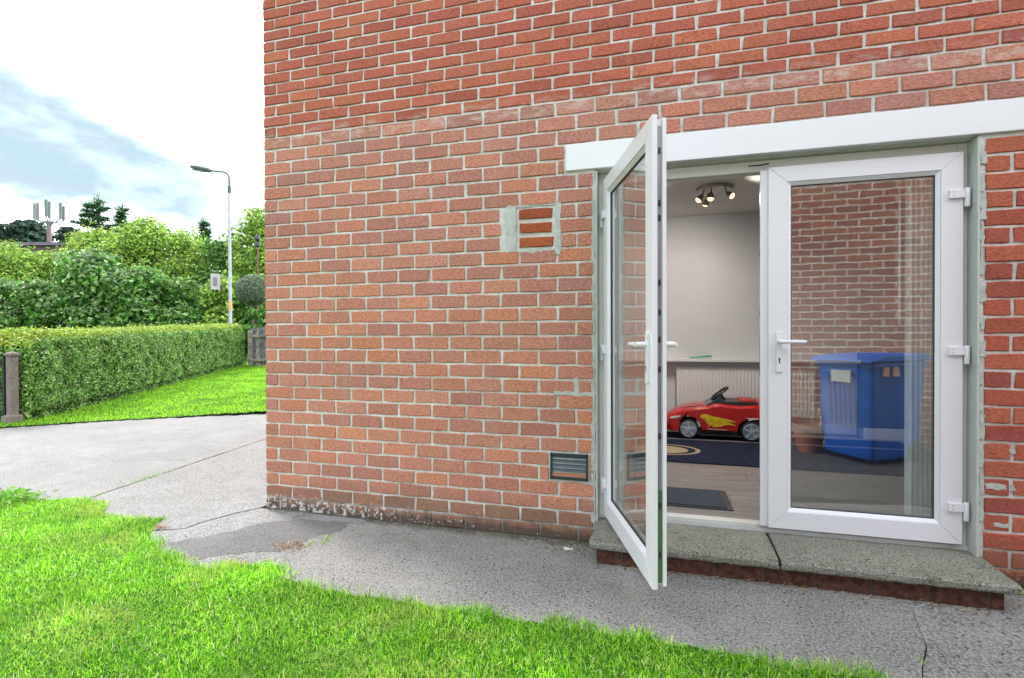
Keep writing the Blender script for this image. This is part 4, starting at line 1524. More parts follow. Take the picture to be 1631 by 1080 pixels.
# ------------------------------------------------------------------ toy car
def toy_car():
    car = thing('toy_car', 'red ride-on toy car with yellow flame on its side', 'toy car', (2.62, 2.56, FZ + 0.010))
    red = NT('glossy_red_plastic', 0.22, 0.5)
    red.color(red.mix(red.ramp(red.noise(3, 2), 0.4, 0.6), (0.50, 0.010, 0.012), (0.56, 0.014, 0.016)))
    red = red.m
    HW = 0.235
    wc = [0.235, 0.815]
    zc, ra = 0.100, 0.128
    # side outline with wheel arches, s along the car from nose to tail
    prof_top = [(0.0, 0.135), (0.01, 0.175), (0.05, 0.222), (0.12, 0.262), (0.22, 0.298), (0.32, 0.318), (0.42, 0.328), (0.47, 0.352), (0.52, 0.358), (0.62, 0.345), (0.72, 0.340), (0.82, 0.348), (0.90, 0.356), (0.98, 0.345), (1.05, 0.30), (1.075, 0.24), (1.07, 0.14)]
    bot = []

    def arch(c):
        pts = []
        for k in range(11):
            a = math.pi * (1 - k / 10)
            pts.append((c + ra * math.cos(a), max(0.055, zc + ra * math.sin(a) * 1.0)))
        return pts
    bot = [(0.02, 0.075)] + arch(wc[0]) + arch(wc[1]) + [(1.04, 0.09)]
    side = bot + prof_top[::-1]
    # stations across the width: full section at the flanks, tucked at the top
    bm = bmesh.new()
    st = [(-HW, 0.90, 0.012), (-HW * 0.93, 1.0, 0.0), (-HW * 0.5, 1.03, -0.01), (0, 1.05, -0.018), (HW * 0.5, 1.03, -0.01), (HW * 0.93, 1.0, 0.0), (HW, 0.90, 0.012)]
    rows = []
    for yy, zs, inset in st:
        r = []
        for s_, z_ in side:
            if z_ > 0.12 and (s_, z_) in prof_top:
                z2 = 0.12 + (z_ - 0.12) * zs
            else:
                z2 = z_
            s2 = s_ + (inset if s_ < 0.3 else (-inset if s_ > 0.9 else 0))
            # nose rounds off towards the corners
            if s_ < 0.12: s2 += 0.06 * (abs(yy) / HW) ** 3
            r.append(bm.verts.new((s2, yy, z2)))
        rows.append(r)
    n = len(side)
    for a, c in zip(rows, rows[1:]):
        for k in range(n):
            q_ = (k + 1) % n
            bm.faces.new((a[k], a[q_], c[q_], c[k]))
    bm.faces.new(rows[0])
    bm.faces.new(rows[-1][::-1])
    bmesh.ops.triangulate(bm, faces=[f for f in bm.faces if len(f.verts) > 4])
    bmesh.ops.recalc_face_normals(bm, faces=bm.faces)
    me = bpy.data.meshes.new('car_body')
    bm.to_mesh(me)
    bm.free()
    me.materials.append(red)
    me.polygons.foreach_set('use_smooth', [True] * len(me.polygons))
    me.set_sharp_from_angle(angle=R(35))
    body = bpy.data.objects.new('car_body', me)
    # shift so that y=0 is the near flank
    body.location = (0, HW, 0)
    link(body, car)
    dark = M_BLK
    navy = simple('tinted_screen', (0.010, 0.035, 0.075), 0.15)

    def near(b, nm, mt, par=car, **k):
        o = b.build(nm, mt, par, **k)
        return o
    # cockpit opening, dark
    near(MB().box(0.50, 0.88, 0.05, 0.42, 0.330, 0.3785), 'cockpit', dark)
    near(MB().box(0.72, 0.86, 0.09, 0.38, 0.34, 0.395), 'seat', simple('red_seat', (0.40, 0.01, 0.012), 0.4), bevel=0.015)
    near(MB().prism([(0.88, 0.33), (0.90, 0.40), (0.945, 0.385), (0.96, 0.33)], 1, 0.05, 0.42), 'head_fairing', simple('pale_red', (0.62, 0.16, 0.15), 0.4), bevel=0.006)
    near(MB().prism([(0.975, 0.335), (0.962, 0.372), (0.985, 0.362), (1.03, 0.325)], 1, 0.03, 0.44), 'rear_spoiler', dark, bevel=0.003)
    near(MB().prism([(0.40, 0.325), (0.425, 0.352), (0.535, 0.418), (0.555, 0.412), (0.54, 0.35), (0.46, 0.325)], 1, 0.06, 0.41), 'windscreen', navy, bevel=0.006)
    # steering wheel
    b = MB()
    c = Vector((0.545, 0.235, 0.445))
    nrm = Vector((-0.62, 0, 0.80)).normalized()
    ax = Vector((0, 1, 0))
    ay = nrm.cross(ax)
    ring = [c + 0.098 * (math.cos(2 * math.pi * k / 20) * ax + math.sin(2 * math.pi * k / 20) * ay) for k in range(21)]
    b.tube(ring, 0.011, 8, cap=False)
    b.tube([c - 0.095 * ax, c, c + 0.095 * ax], 0.010, 6)
    b.tube([c, c - nrm * 0.11], 0.014, 8)
    near(b, 'steering_wheel', dark, smooth=True)
    near(MB().tube([(0.17, 0.06, 0.300), (0.26, 0.05, 0.322), (0.38, 0.06, 0.337)], [0.003, 0.006, 0.004], 6), 'bonnet_trim', dark)
    # headlight and small trims, near flank at y=0
    pearl = simple('headlight_lens', (0.70, 0.72, 0.72), 0.15)
    near(MB().prism([(0.055, 0.205), (0.10, 0.226), (0.155, 0.236), (0.165, 0.226), (0.13, 0.209), (0.08, 0.198)], 1, -0.003, 0.05), 'headlight', pearl, bevel=0.003)
    near(MB().prism([(0.055, 0.205), (0.10, 0.226), (0.155, 0.236), (0.165, 0.226), (0.13, 0.209), (0.08, 0.198)], 1, 0.42, 0.473), 'headlight', pearl, bevel=0.003)
    near(MB().prism([(0.165, 0.222), (0.175, 0.232), (0.182, 0.222), (0.175, 0.214)], 1, -0.0028, 0.01), 'lamp_trim', navy)
    near(MB().prism([(0.215, 0.230), (0.235, 0.234), (0.235, 0.228), (0.217, 0.225)], 1, -0.002, 0.01), 'side_marker', pearl)
    near(MB().box(-0.004, 0.012, 0.12, 0.35, 0.115, 0.150), 'grille', dark, bevel=0.004)
    near(MB().box(0.30, 0.74, 0.012, 0.46, 0.040, 0.056), 'underbody', dark)
    # flame decal, flat print on the near flank
    yel = simple('flame_yellow', (0.80, 0.58, 0.01), 0.4)
    fl = [(0.345, 0.222), (0.355, 0.236), (0.385, 0.240), (0.42, 0.232), (0.45, 0.222), (0.50, 0.216), (0.55, 0.206), (0.60, 0.196), (0.655, 0.178), (0.60, 0.184), (0.565, 0.184), (0.60, 0.172), (0.645, 0.154), (0.59, 0.160), (0.56, 0.158), (0.52, 0.142), (0.47, 0.138), (0.44, 0.142), (0.455, 0.156), (0.43, 0.150), (0.405, 0.134), (0.418, 0.158), (0.395, 0.172), (0.378, 0.196), (0.352, 0.206)]
    fl = [(0.345 + (p[0] - 0.345) * 1.12, 0.19 + (p[1] - 0.185) * 1.22) for p in fl]
    vs = [(p[0], -0.0022, p[1]) for p in fl] + [(p[0], 0.004, p[1]) for p in fl]
    near(MB().prism(fl, 1, -0.0022, 0.004), 'flame_emblem', yel)
    b = MB()
    for k, (sx, sz, ln, an) in enumerate(((0.385, 0.196, 0.030, 75), (0.41, 0.19, 0.032, -60), (0.44, 0.188, 0.034, 70), (0.47, 0.184, 0.030, -65), (0.50, 0.178, 0.034, 72), (0.53, 0.176, 0.026, -60), (0.38, 0.222, 0.018, 10), (0.46, 0.205, 0.02, -12))):
        ca, sa = math.cos(R(an)), math.sin(R(an))
        b.tube([(sx - ca * ln / 2, -0.003, sz - sa * ln / 2), (sx + ca * 0.004, -0.003, sz), (sx + ca * ln / 2, -0.003, sz + sa * ln / 2)], 0.0022, 4)
    near(b, 'emblem_lettering', simple('emblem_dark_red', (0.30, 0.02, 0.01), 0.5))
    wh = simple('white_print', (0.75, 0.72, 0.72), 0.5)
    b = MB()
    sx = 0.415
    for k, ln in enumerate((0.018, 0.022, 0.016, 0.020, 0.012, 0.018, 0.022, 0.014)):
        z = 0.108 - k * 0.0006
        b.box(sx, sx + ln, -0.0022, 0.003, z, z + 0.006)
        sx += ln + 0.005
    near(b, 'side_lettering', wh)
    near(MB().prism([(0.755, 0.236), (0.80, 0.232), (0.86, 0.234), (0.885, 0.226), (0.83, 0.216), (0.79, 0.205), (0.782, 0.214), (0.80, 0.224)], 1, -0.0024, 0.004), 'rear_decal', wh)
    # wheels
    tyre = simple('black_tyre_plastic', (0.012, 0.012, 0.014), 0.5)
    rimm = simple('silver_blue_rim', (0.42, 0.52, 0.58), 0.25, 0.5, 0.4, 0.25, 12)
    for c_ in wc:
        for side_ in (0, 1):
            y0 = 0.010 if side_ == 0 else 0.46
            sgn = -1 if side_ == 0 else 1
            w = bpy.data.objects.new('wheel', None)
            w.location = (c_, y0, zc)
            link(w, car)
            MB().lathe([(0.070, sgn * 0.004), (0.084, sgn * 0.014), (0.099, sgn * 0.008), (0.100, -sgn * 0.055), (0.070, -sgn * 0.06)], (0, 0, 0), 'y', 28).build('tyre', tyre, w, smooth=True)
            MB().lathe([(0.0, sgn * 0.004), (0.076, sgn * 0.006), (0.079, sgn * 0.016), (0.071, sgn * 0.018), (0.068, sgn * 0.008)], (0, 0, 0), 'y', 28).build('rim', rimm, w, smooth=True)
            b = MB()
            for k in range(5):
                a = 2 * math.pi * k / 5 + 0.3
                ca, sa = math.cos(a), math.sin(a)
                b.obox((ca * 0.037, sgn * 0.010, sa * 0.037), (ca * 0.031, 0, sa * 0.031), (0, 0.005, 0), (-sa * 0.008, 0, ca * 0.008))
            b.lathe([(0.016, sgn * 0.006), (0.014, sgn * 0.020)], (0, 0, 0), 'y', 14)
            b.build('spokes', simple('rim_spokes', (0.55, 0.66, 0.72), 0.25, 0.5, 0.3), w)
    return car


toy_car()

# ------------------------------------------------------------------ what stands opposite (seen in the door glass)
nb = thing('neighbour_garage', 'red brick side wall mirrored in the closed door glass', 'garage', (3.3, -3.25, 0))
MB().box(0, 6.0, -0.25, 0, -0.1, 3.3).build('wall', mat_bricktex('garage_brickwork', (0.42, 0.12, 0.06), (0.27, 0.07, 0.045), (0.72, 0.69, 0.62)), nb)
MB().box(-0.1, 6.1, -2.6, 0.08, 3.302, 3.42).build('roof', simple('felt_roof', (0.10, 0.10, 0.10), 0.9), nb)
MB().box(0, 0.25, -2.5, -0.251, -0.1, 3.3).build('end_wall', mat_bricktex('garage_end_brickwork', (0.36, 0.10, 0.06), (0.27, 0.08, 0.05), (0.45, 0.43, 0.38)), nb)
tag(slab('patio', [(2.85, -3.24), (9, -3.24), (9, -1.12), (3.40, -1.12), (3.18, -1.6)], 0.004, M_DARK_PATIO, 0.05, 0.1, 0.01, 12), kind='structure')


def wheelie():
    root = thing('wheelie_bin', 'blue wheelie bin with a white label, mirrored in the door glass', 'bin', (4.50, -2.62, 0.005), R(55))
    blue = simple('blue_bin_plastic', (0.0, 0.10, 0.52), 0.4, 0.5, 0, 0.12, 4)
    bm = bmesh.new()
    # tapered tub, front is +y side in local axes
    def ring(z, hx, hy, r=0.04):
        out = []
        for cx, cy, a0 in ((hx - r, hy - r, 0), (-hx + r, hy - r, 90), (-hx + r, -hy + r, 180), (hx - r, -hy + r, 270)):
            for k in range(4):
                a = R(a0 + 30 * k)
                out.append(bm.verts.new((cx + r * math.cos(a), cy + r * math.sin(a), z)))
        return out
    rs = [ring(0.05, .245, .29), ring(0.09, .255, .30), ring(0.50, .272, .325), ring(0.88, .285, .345), ring(0.885, .305, .36), ring(0.925, .305, .36)]
    for a, c in zip(rs, rs[1:]):
        for k in range(16):
            bm.faces.new((a[k], a[(k + 1) % 16], c[(k + 1) % 16], c[k]))
    bm.faces.new(rs[0][::-1])
    bm.faces.new(rs[-1])
    me = bpy.data.meshes.new('tub')
    bm.to_mesh(me); bm.free()
    me.materials.append(blue)
    link(bpy.data.objects.new('tub', me), root)
    b = MB()
    for k in range(6):
        x = -0.15 + k * 0.05
        b.add([(x, .30, .34), (x + .02, .30, .34), (x + .02, .34, .80), (x, .34, .80), (x, .335, .34), (x + .02, .335, .34), (x + .02, .362, .80), (x, .362, .80)],
              [(0, 3, 2, 1), (4, 5, 6, 7), (0, 1, 5, 4), (1, 2, 6, 5), (2, 3, 7, 6), (3, 0, 4, 7)])
    b.build('ribs', blue, root)
    b = MB()
    b.prism([(-.37, .93), (.40, .93), (.385, .955), (.2, .99), (-.30, 1.0), (-.37, .975)], 0, -0.315, 0.315)
    b.build('lid', blue, root, bevel=0.012)
    MB().tube([(-.28, -.41, .95), (.28, -.41, .95)], 0.014, 8).build('handle_bar', blue, root)
    MB().box(-.10, .10, .352, .370, .74, .85).build('label_plate', simple('faded_label', (0.55, 0.57, 0.55), 0.5), root)
    for sx in (-1, 1):
        MB().lathe([(0.09, -.025), (0.10, -.015), (0.10, .015), (0.09, .025)], (sx * .25, -.24, .10), 'x', 18).build('wheel', M_BLK, root, smooth=True)
    # two small stickers with pictures on the flank
    for k in range(2):
        MB().box(.291, .2975, .02 + k * .12, .10 + k * .12, .80, .90).build('sticker', simple('sticker', (0.65, 0.42, 0.36), 0.5), root)


wheelie()
pot = thing('flower_pot', 'terracotta pot of dead stems beside the blue bin, mirrored in glass', 'flower pot', (4.02, -2.78, 0.005))
MB().lathe([(.10, 0), (.145, .24), (.165, .245), (.165, .29), (.15, .29), (.14, .25)], (0, 0, 0), 'z', 20).build('pot', simple('terracotta', (0.33, 0.12, 0.07), 0.8), pot, smooth=True)
b = MB()
for k in range(16):
    a, l = random.uniform(0, 6.28), random.uniform(.15, .4)
    b.tube([(0.05 * math.cos(a), .05 * math.sin(a), .24), (0.1 * math.cos(a), .1 * math.sin(a), .24 + l * .6), (.2 * math.cos(a), .2 * math.sin(a), .24 + l)], .003, 4)
b.build('stems', simple('dead_stems', (0.22, 0.16, 0.09), 0.9), pot)


# ------------------------------------------------------------------ hedge, fence, gate, topiary
def hedge():
    root = thing('clipped_hedge', 'long clipped green hedge with yellow new growth along its top', 'hedge', (0, 0, 0))
    H, D = 1.23, 0.85
    # dark twiggy core
    b = MB()
    a0, a1 = hedge_line(0.01), hedge_line(1.0)
    z0, z1 = 0.0, back_z(0, a1[1])
    i0, i1 = a0 + HN * 0.14, a1 + HN * 0.14
    o0, o1 = a0 + HN * (D - .1), a1 + HN * (D - .1)
    b.add([(*i0, z0), (*o0, z0), (*o1, z1), (*i1, z1), (*i0, z0 + H - .13), (*o0, z0 + H - .13), (*o1, z1 + H - .13), (*i1, z1 + H - .13)],
          [(0, 3, 2, 1), (4, 5, 6, 7), (0, 1, 5, 4), (1, 2, 6, 5), (2, 3, 7, 6), (3, 0, 4, 7)])
    b.build('branches', simple('hedge_core', (0.018, 0.026, 0.010), 0.9), root)

    def surf(n, part):
        t = RNG.random(n) ** 1.15
        P = np.zeros((n, 3)); Nn = np.zeros((n, 3))
        base = np.array([-5.86, 2.2])[None] + np.array([-3.95, 8.3])[None] * t[:, None]
        bulge = (vnoise(t * 9, t * 0 + 3, 3.0, 41) - 0.5) * 0.10
        if part == 'front':
            s = RNG.random(n)
            s = np.where((s < 0.1) & (RNG.random(n) < 0.55), RNG.random(n), s)
            z = s * H
            rnd = np.where(s > 0.82, (s - 0.82) ** 2 * 5.0, 0)
            dep = 0.0 + rnd + np.abs(RNG.normal(0, 0.035, n)) + bulge + 0.05 * (s < 0.12)
            dep += (vnoise(t * 60, s * 10, 1.0, 42) - 0.5) * 0.08
            P[:, :2] = base + HN[None] * dep[:, None]
            P[:, 2] = z
            Nn[:, :2] = -HN
            Nn[:, 2] = 0.35 + 1.2 * (s > 0.88)
        elif part == 'top':
            d = RNG.random(n) * D
            e = np.minimum(d, D - d)
            P[:, :2] = base + HN[None] * d[:, None]
            P[:, 2] = H - np.where(e < 0.16, (0.16 - e) ** 2 * 5.5, 0) + RNG.normal(0, 0.02, n) + (RNG.random(n) < 0.05) * RNG.uniform(0, 0.08, n) + (vnoise(t * 40, d * 4, 1.0, 43) - .5) * .06
            Nn[:, 2] = 1
        else:          # near end
            d = RNG.random(n) * D
            s = RNG.random(n)
            P[:, :2] = hedge_line(0.0)[None] + HN[None] * d[:, None] + np.array([0.43, -0.9])[None] * RNG.uniform(-0.05, 0.03, (n, 1))
            P[:, 2] = s * H
            Nn[:, :2] = np.array([0.43, -0.9])
            t = np.zeros(n)
        Nn += RNG.normal(0, 0.55, (n, 3))
        zloc = P[:, 2].copy()
        P[:, 2] += back_z(0, P[:, 1])
        # the top rises and dips a little and rounds off at each end
        P[:, 2] -= np.where(t < 0.05, (0.05 - t) ** 2 * 45 * zloc, 0) + np.where(t > 0.97, (t - 0.97) ** 2 * 90 * zloc, 0)
        return P, Nn, zloc
    Pf, Nf, zf = surf(58000, 'front')
    Pt, Ntp, zt = surf(20000, 'top')
    Pe, Ne, ze = surf(4500, 'end')
    P, Nn, zl = np.concatenate([Pf, Pt, Pe]), np.concatenate([Nf, Ntp, Ne]), np.concatenate([zf, zt, ze])
    n = len(P)
    c = pal(n, [(0.11, 0.29, 0.045), (0.21, 0.44, 0.07), (0.33, 0.58, 0.12), (0.60, 0.74, 0.42), (0.03, 0.09, 0.03)], [0.26, 0.27, 0.22, 0.13, 0.12])  # palest tone paints sky highlights onto some of the leaves
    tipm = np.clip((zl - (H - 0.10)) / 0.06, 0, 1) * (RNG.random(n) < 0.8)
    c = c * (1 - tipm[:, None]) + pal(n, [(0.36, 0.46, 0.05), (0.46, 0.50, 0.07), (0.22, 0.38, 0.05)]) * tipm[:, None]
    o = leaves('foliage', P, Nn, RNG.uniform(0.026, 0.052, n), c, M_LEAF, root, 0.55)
    o['kind'] = 'stuff'


hedge()

# board fence at the hedge's far end
fp0 = np.array([-9.28, 10.10])
fd = np.array([0.955, 0.297])
fence = thing('board_fence', 'weathered grey vertical board fence beyond the hedge end', 'fence', (fp0[0], fp0[1], 0.28), math.atan2(fd[1], fd[0]))
fw_m = simple('weathered_boards', (0.25, 0.23, 0.18), 0.9, 0.2, 0, 0.4, 9, 0.6, 40)
fw_d = simple('grey_boards', (0.13, 0.14, 0.16), 0.9, 0.2, 0, 0.4, 9, 0.6, 40)
bmsh = MB().box(-.046, .046, -.01, .01, 0, 1.12).mesh('board'); bmsh.materials.append(fw_d)
bmsh2 = MB().box(-.046, .046, -.01, .01, 0, 1.12).mesh('board'); bmsh2.materials.append(fw_m)
for k in range(34):
    o = bpy.data.objects.new('board', bmsh2 if k % 5 == 1 else bmsh)
    o.location = (0.06 + k * 0.105, 0, 0.03)
    o.scale = (1, 1, random.uniform(0.985, 1.015))
    link(o, fence)
MB().box(0, 3.6, -.055, -.011, .86, .93).build('rail', fw_m, fence)
MB().box(0, 3.6, -.055, -.011, .14, .21).build('rail', fw_m, fence)
for x in (0.0, 1.8, 3.6):
    MB().box(x - .05, x + .05, -.16, -.056, -.2, 1.08).build('post', fw_m, fence)
MB().box(0, 3.6, -.09, -.01, -.12, .02).build('gravel_board', fw_m, fence)

# gate post and iron gate at the left
gpost = thing('gate_post', 'weathered concrete gate post with a cap at the hedge end', 'gate post', (-5.93, 2.03, 0))
M_GP = mat_concrete('post_concrete', (0.12, 0.10, 0.09), (0.19, 0.165, 0.15), 0.4, 0.8, moss=0.25)
MB().box(-.048, .048, -.048, .048, -.1, .93).build('shaft', M_GP, gpost, bevel=0.008)
MB().add([(-.062, -.062, .931), (.062, -.062, .931), (.062, .062, .931), (-.062, .062, .931), (-.062, -.062, .96), (.062, -.062, .96), (.062, .062, .96), (-.062, .062, .96), (0, 0, .99)],
         [(0, 3, 2, 1), (0, 1, 5, 4), (1, 2, 6, 5), (2, 3, 7, 6), (3, 0, 4, 7), (4, 5, 8), (5, 6, 8), (6, 7, 8), (7, 4, 8)]).build('cap', M_GP, gpost)
MB().box(-.09, .085, -.09, .085, -.05, .12).build('footing', M_GP, gpost, bevel=0.03)
gate = thing('iron_gate', 'black iron bar gate hung on the concrete post', 'gate', (-5.99, 2.0, 0), R(196))
M_IRON = simple('black_iron', (0.016, 0.018, 0.022), 0.45, 0.5, 0.3)
MB().box(.02, .05, -.012, .012, .06, .93).build('stile', M_IRON, gate)
MB().box(1.35, 1.38, -.012, .012, .06, .93).build('stile', M_IRON, gate)
for z in (.10, .50, .84):
    MB().box(.05, 1.35, -.010, .010, z, z + .03).build('rail', M_IRON, gate)
for k in range(11):
    x = .15 + k * .115
    MB().box(x - .008, x + .008, -.008, .008, .13, .95).build('bar', M_IRON, gate)


def topiary():
    C0 = Vector((-10.05, 10.85, 0.0))
    w = 17.0
    a = (403 - 815.5) / 850
    p = CAM + w * (Vector((fw.x, fw.y, 0)) + a * Vector((r0.x, r0.y, 0)))
    root = thing('ball_topiary', 'round clipped grey-green ball topiary on a stem by the house corner', 'topiary', (p.x, p.y, 0.3))
    zc = 1.193 + 17.0 * (533 - 461) / 850 - 0.3
    rr = 0.50
    MB().tube([(0, 0, 0), (0.02, 0, zc * .5), (0, 0, zc)], [.05, .04, .035], 8).build('stem', M_BARK, root)
    n = 9000
    Nn = unit(RNG.normal(size=(n, 3)))
    P = Nn * (rr - np.abs(RNG.normal(0, 0.03, n)))[:, None] + np.array([0, 0, zc])
    # flattened, darker underside
    P[:, 2] = np.maximum(P[:, 2], zc - rr * 0.93)
    c = pal(n, [(0.09, 0.16, 0.09), (0.20, 0.27, 0.19), (0.40, 0.46, 0.40), (0.14, 0.16, 0.07)], [.35, .3, .2, .15])
    o = leaves('foliage', P, Nn + RNG.normal(0, .5, (n, 3)), RNG.uniform(.03, .06, n), c, M_LEAF, root, 0.5)
    o['kind'] = 'stuff'
    bm = bmesh.new()
    bmesh.ops.create_icosphere(bm, subdivisions=2, radius=rr * .9)
    me = bpy.data.meshes.new('core'); bm.to_mesh(me); bm.free()
    me.materials.append(simple('ball_core', (0.03, 0.035, 0.015), 0.9))
    o = bpy.data.objects.new('twig_core', me); o.location = (0, 0, zc); link(o, root)


topiary()

# ------------------------------------------------------------------ street furniture
VR = Vector((r0.x, r0.y, 0))
lamp_p = Vector((-16.27, 16.50, 0))
sl_ = thing('street_lamp', 'tall grey street lamp with a curved arm behind the hedge', 'street lamp', lamp_p)
M_COL = simple('galvanised_column', (0.42, 0.43, 0.48), 0.5, 0.5, 0.3, 0.15, 3)
M_COLD = simple('dark_lamp_metal', (0.07, 0.09, 0.10), 0.5)
MB().tube([(0, 0, 0), (0, 0, 1.6), (0, 0, 1.62), (0, 0, 7.6)], [.105, .10, .075, .055], 14).build('column', M_COL, sl_, smooth=True)
MB().tube([(0, 0, 7.6), (0, 0, 7.9)], .075, 12).build('collar', M_COLD, sl_, smooth=True)
arc = [Vector((0, 0, 7.9)), Vector((0, 0, 8.25))] + [Vector((0, 0, 8.25)) + VR * (-0.3 * (1 - math.cos(R(a)))) + Vector((0, 0, 0.3 * math.sin(R(a)))) for a in (20, 45, 70, 85)] + [VR * -0.9 + Vector((0, 0, 8.62))]
MB().tube(arc, .04, 10).build('arm', M_COLD, sl_, smooth=True)
b = MB()
e0 = VR * -0.80 + Vector((0, 0, 8.60))
e1 = VR * -1.72 + Vector((0, 0, 8.80))
b.tube([e0, e0.lerp(e1, .12), e0.lerp(e1, .75), e1], [.05, .10, .12, .06], 10)
b.build('lantern', M_COLD, sl_, smooth=True)
b = MB()
b.tube([e0.lerp(e1, .3) - Vector((0, 0, .07)), e0.lerp(e1, .9) - Vector((0, 0, .07))], .07, 8)
b.build('lens', simple('lamp_lens', (0.30, 0.32, 0.30), 0.3), sl_, smooth=True)
MB().tube([(0, 0, 2.35), (0, 0, 2.75)], .085, 12).build('yellow_band', simple('amber_tape', (0.55, 0.36, 0.16), 0.6), sl_)
sg = thing('road_sign', 'small white sign panel on two brackets fixed to the street lamp', 'sign', (lamp_p.x, lamp_p.y, 3.62))
nrm_ = (VR * 0.75 + Vector((fw.x, fw.y, 0)) * 0.66).normalized()
pc = VR * -0.66
M_SGN = simple('sign_white', (0.42, 0.41, 0.42), 0.6, 0.3, 0, 0.08, 4)
tilt = Vector((0, 0, 1)) * 0.36
MB().obox(pc, nrm_ * 0.19, nrm_.cross(Vector((0, 0, 1))) * 0.012, tilt).build('sign_panel', M_SGN, sg)
MB().obox(pc - Vector((fw.x, fw.y, 0)) * 0.02 + nrm_.cross(Vector((0, 0, 1))) * 0.016, nrm_ * 0.08, nrm_.cross(Vector((0, 0, 1))) * 0.004, Vector((0, 0, .19))).build('sign_symbol', simple('sign_dark', (0.20, 0.16, 0.20), 0.6), sg)
for z in (-.16, .16):
    MB().tube([(0, 0, z), VR * -0.45 + Vector((0, 0, z))], .018, 6).build('bracket', simple('rusty_bracket', (0.28, 0.17, 0.15), 0.7), sg)

up_ = thing('utility_pole', 'thin brown pole with two black insulators near the house corner', 'pole', (-13.55, 15.15, 0))
MB().tube([(0, 0, 0), (0, 0, 4.9)], [.045, .03], 8).build('shaft', simple('creosoted_wood', (0.16, 0.10, 0.06), 0.9), up_)
MB().tube([(0, 0, 5.05), VR * 1.1 + Vector((0, 0, 5.1))], .022, 6).build('cross_arm', M_COLD, up_)
for z in (4.93, 5.2):
    MB().lathe([(.05, -.12), (.11, -.07), (.10, .06), (.05, .11)], (0, 0, z), 'z', 10).build('insulator', M_BLK, up_, smooth=True)

# telecom mast, far away
ms = thing('telecom_mast', 'distant telecom mast crowned with upright antenna panels', 'mast', (-97.5, 61.7, 1.9))
M_MG = simple('mast_grey', (0.20, 0.20, 0.22), 0.6)
ms.scale = (0.85, 0.85, 0.985)
M_MB = simple('mast_brown', (0.20, 0.13, 0.13), 0.7)
MB().tube([(0, 0, -2), (0, 0, 18.4)], [.55, .38], 10).build('tower', M_MB, ms)
MB().lathe([(.4, 0), (.7, .5), (.7, .7), (.4, .9)], (0, 0, 18.2), 'z', 12).build('platform', M_MG, ms)
nfw = Vector((fw.x, fw.y, 0))
for k, (dx, dy, hh, zz) in enumerate(((-2.7, .5, 2.9, 19.6), (-2.1, -.9, 2.7, 19.4), (-1.0, 1.2, 2.9, 20.0), (.45, -1.2, 2.8, 19.9), (2.1, .9, 2.5, 19.5), (2.6, -.4, 2.7, 19.6))):
    q_ = VR * dx * 1.0 + nfw * dy
    MB().tube([Vector((0, 0, 18.9)), q_ * .6 + Vector((0, 0, 18.8)), q_ + Vector((0, 0, zz - .2))], .11, 6).build('arm', M_MG, ms)
    MB().obox(q_ + Vector((0, 0, zz + hh * .5 - .3)), VR * .22, nfw * .15, Vector((0, 0, hh * .5))).build('antenna', M_MG if k < 2 else simple('antenna_pale', (0.13, 0.16, 0.17), 0.5), ms, bevel=0.05)

# low building behind the trees
bd_ = thing('distant_building', 'low red-brown building with a flat slate roof far behind the trees', 'building', (-83, 50.2, -0.9), math.atan2(-VR.y, -VR.x) + R(180))
MB().box(-9, 5.6, 0, 12, 0, 14.8).build('wall', mat_bricktex('far_brick', (0.16, 0.10, 0.10), (0.13, 0.085, 0.09), (0.24, 0.2, 0.18), .3, .9), bd_)
MB().prism([(-.5, 14.8), (12.5, 14.8), (12, 15.6), (.2, 15.35)], 0, -9.4, 6.2).build('roof', simple('slate_roof', (0.07, 0.06, 0.08), 0.95, 0.1, 0, 0.3, .6), bd_)
MB().prism([(-.4, 15.4), (4, 16.0), (8, 15.6)], 0, -9.3, -8.0).build('gable_roof', simple('pale_roof', (0.50, 0.50, 0.50), 0.6), bd_)
for k in range(5):
    MB().box(-8 + k * 2.8, -6.6 + k * 2.8, -.04, .06, 12.4, 13.8).build('window', simple('far_window', (0.05, 0.06, 0.08), 0.2), bd_)


# ------------------------------------------------------------------ trees
def at(u, w):
    a = (u - 815.5) / 850
    p = CAM + w * (nfw + a * VR)
    return Vector((p.x, p.y, 0))


def zat(v, w):
    return 1.193 + (533 - v) * w / 850


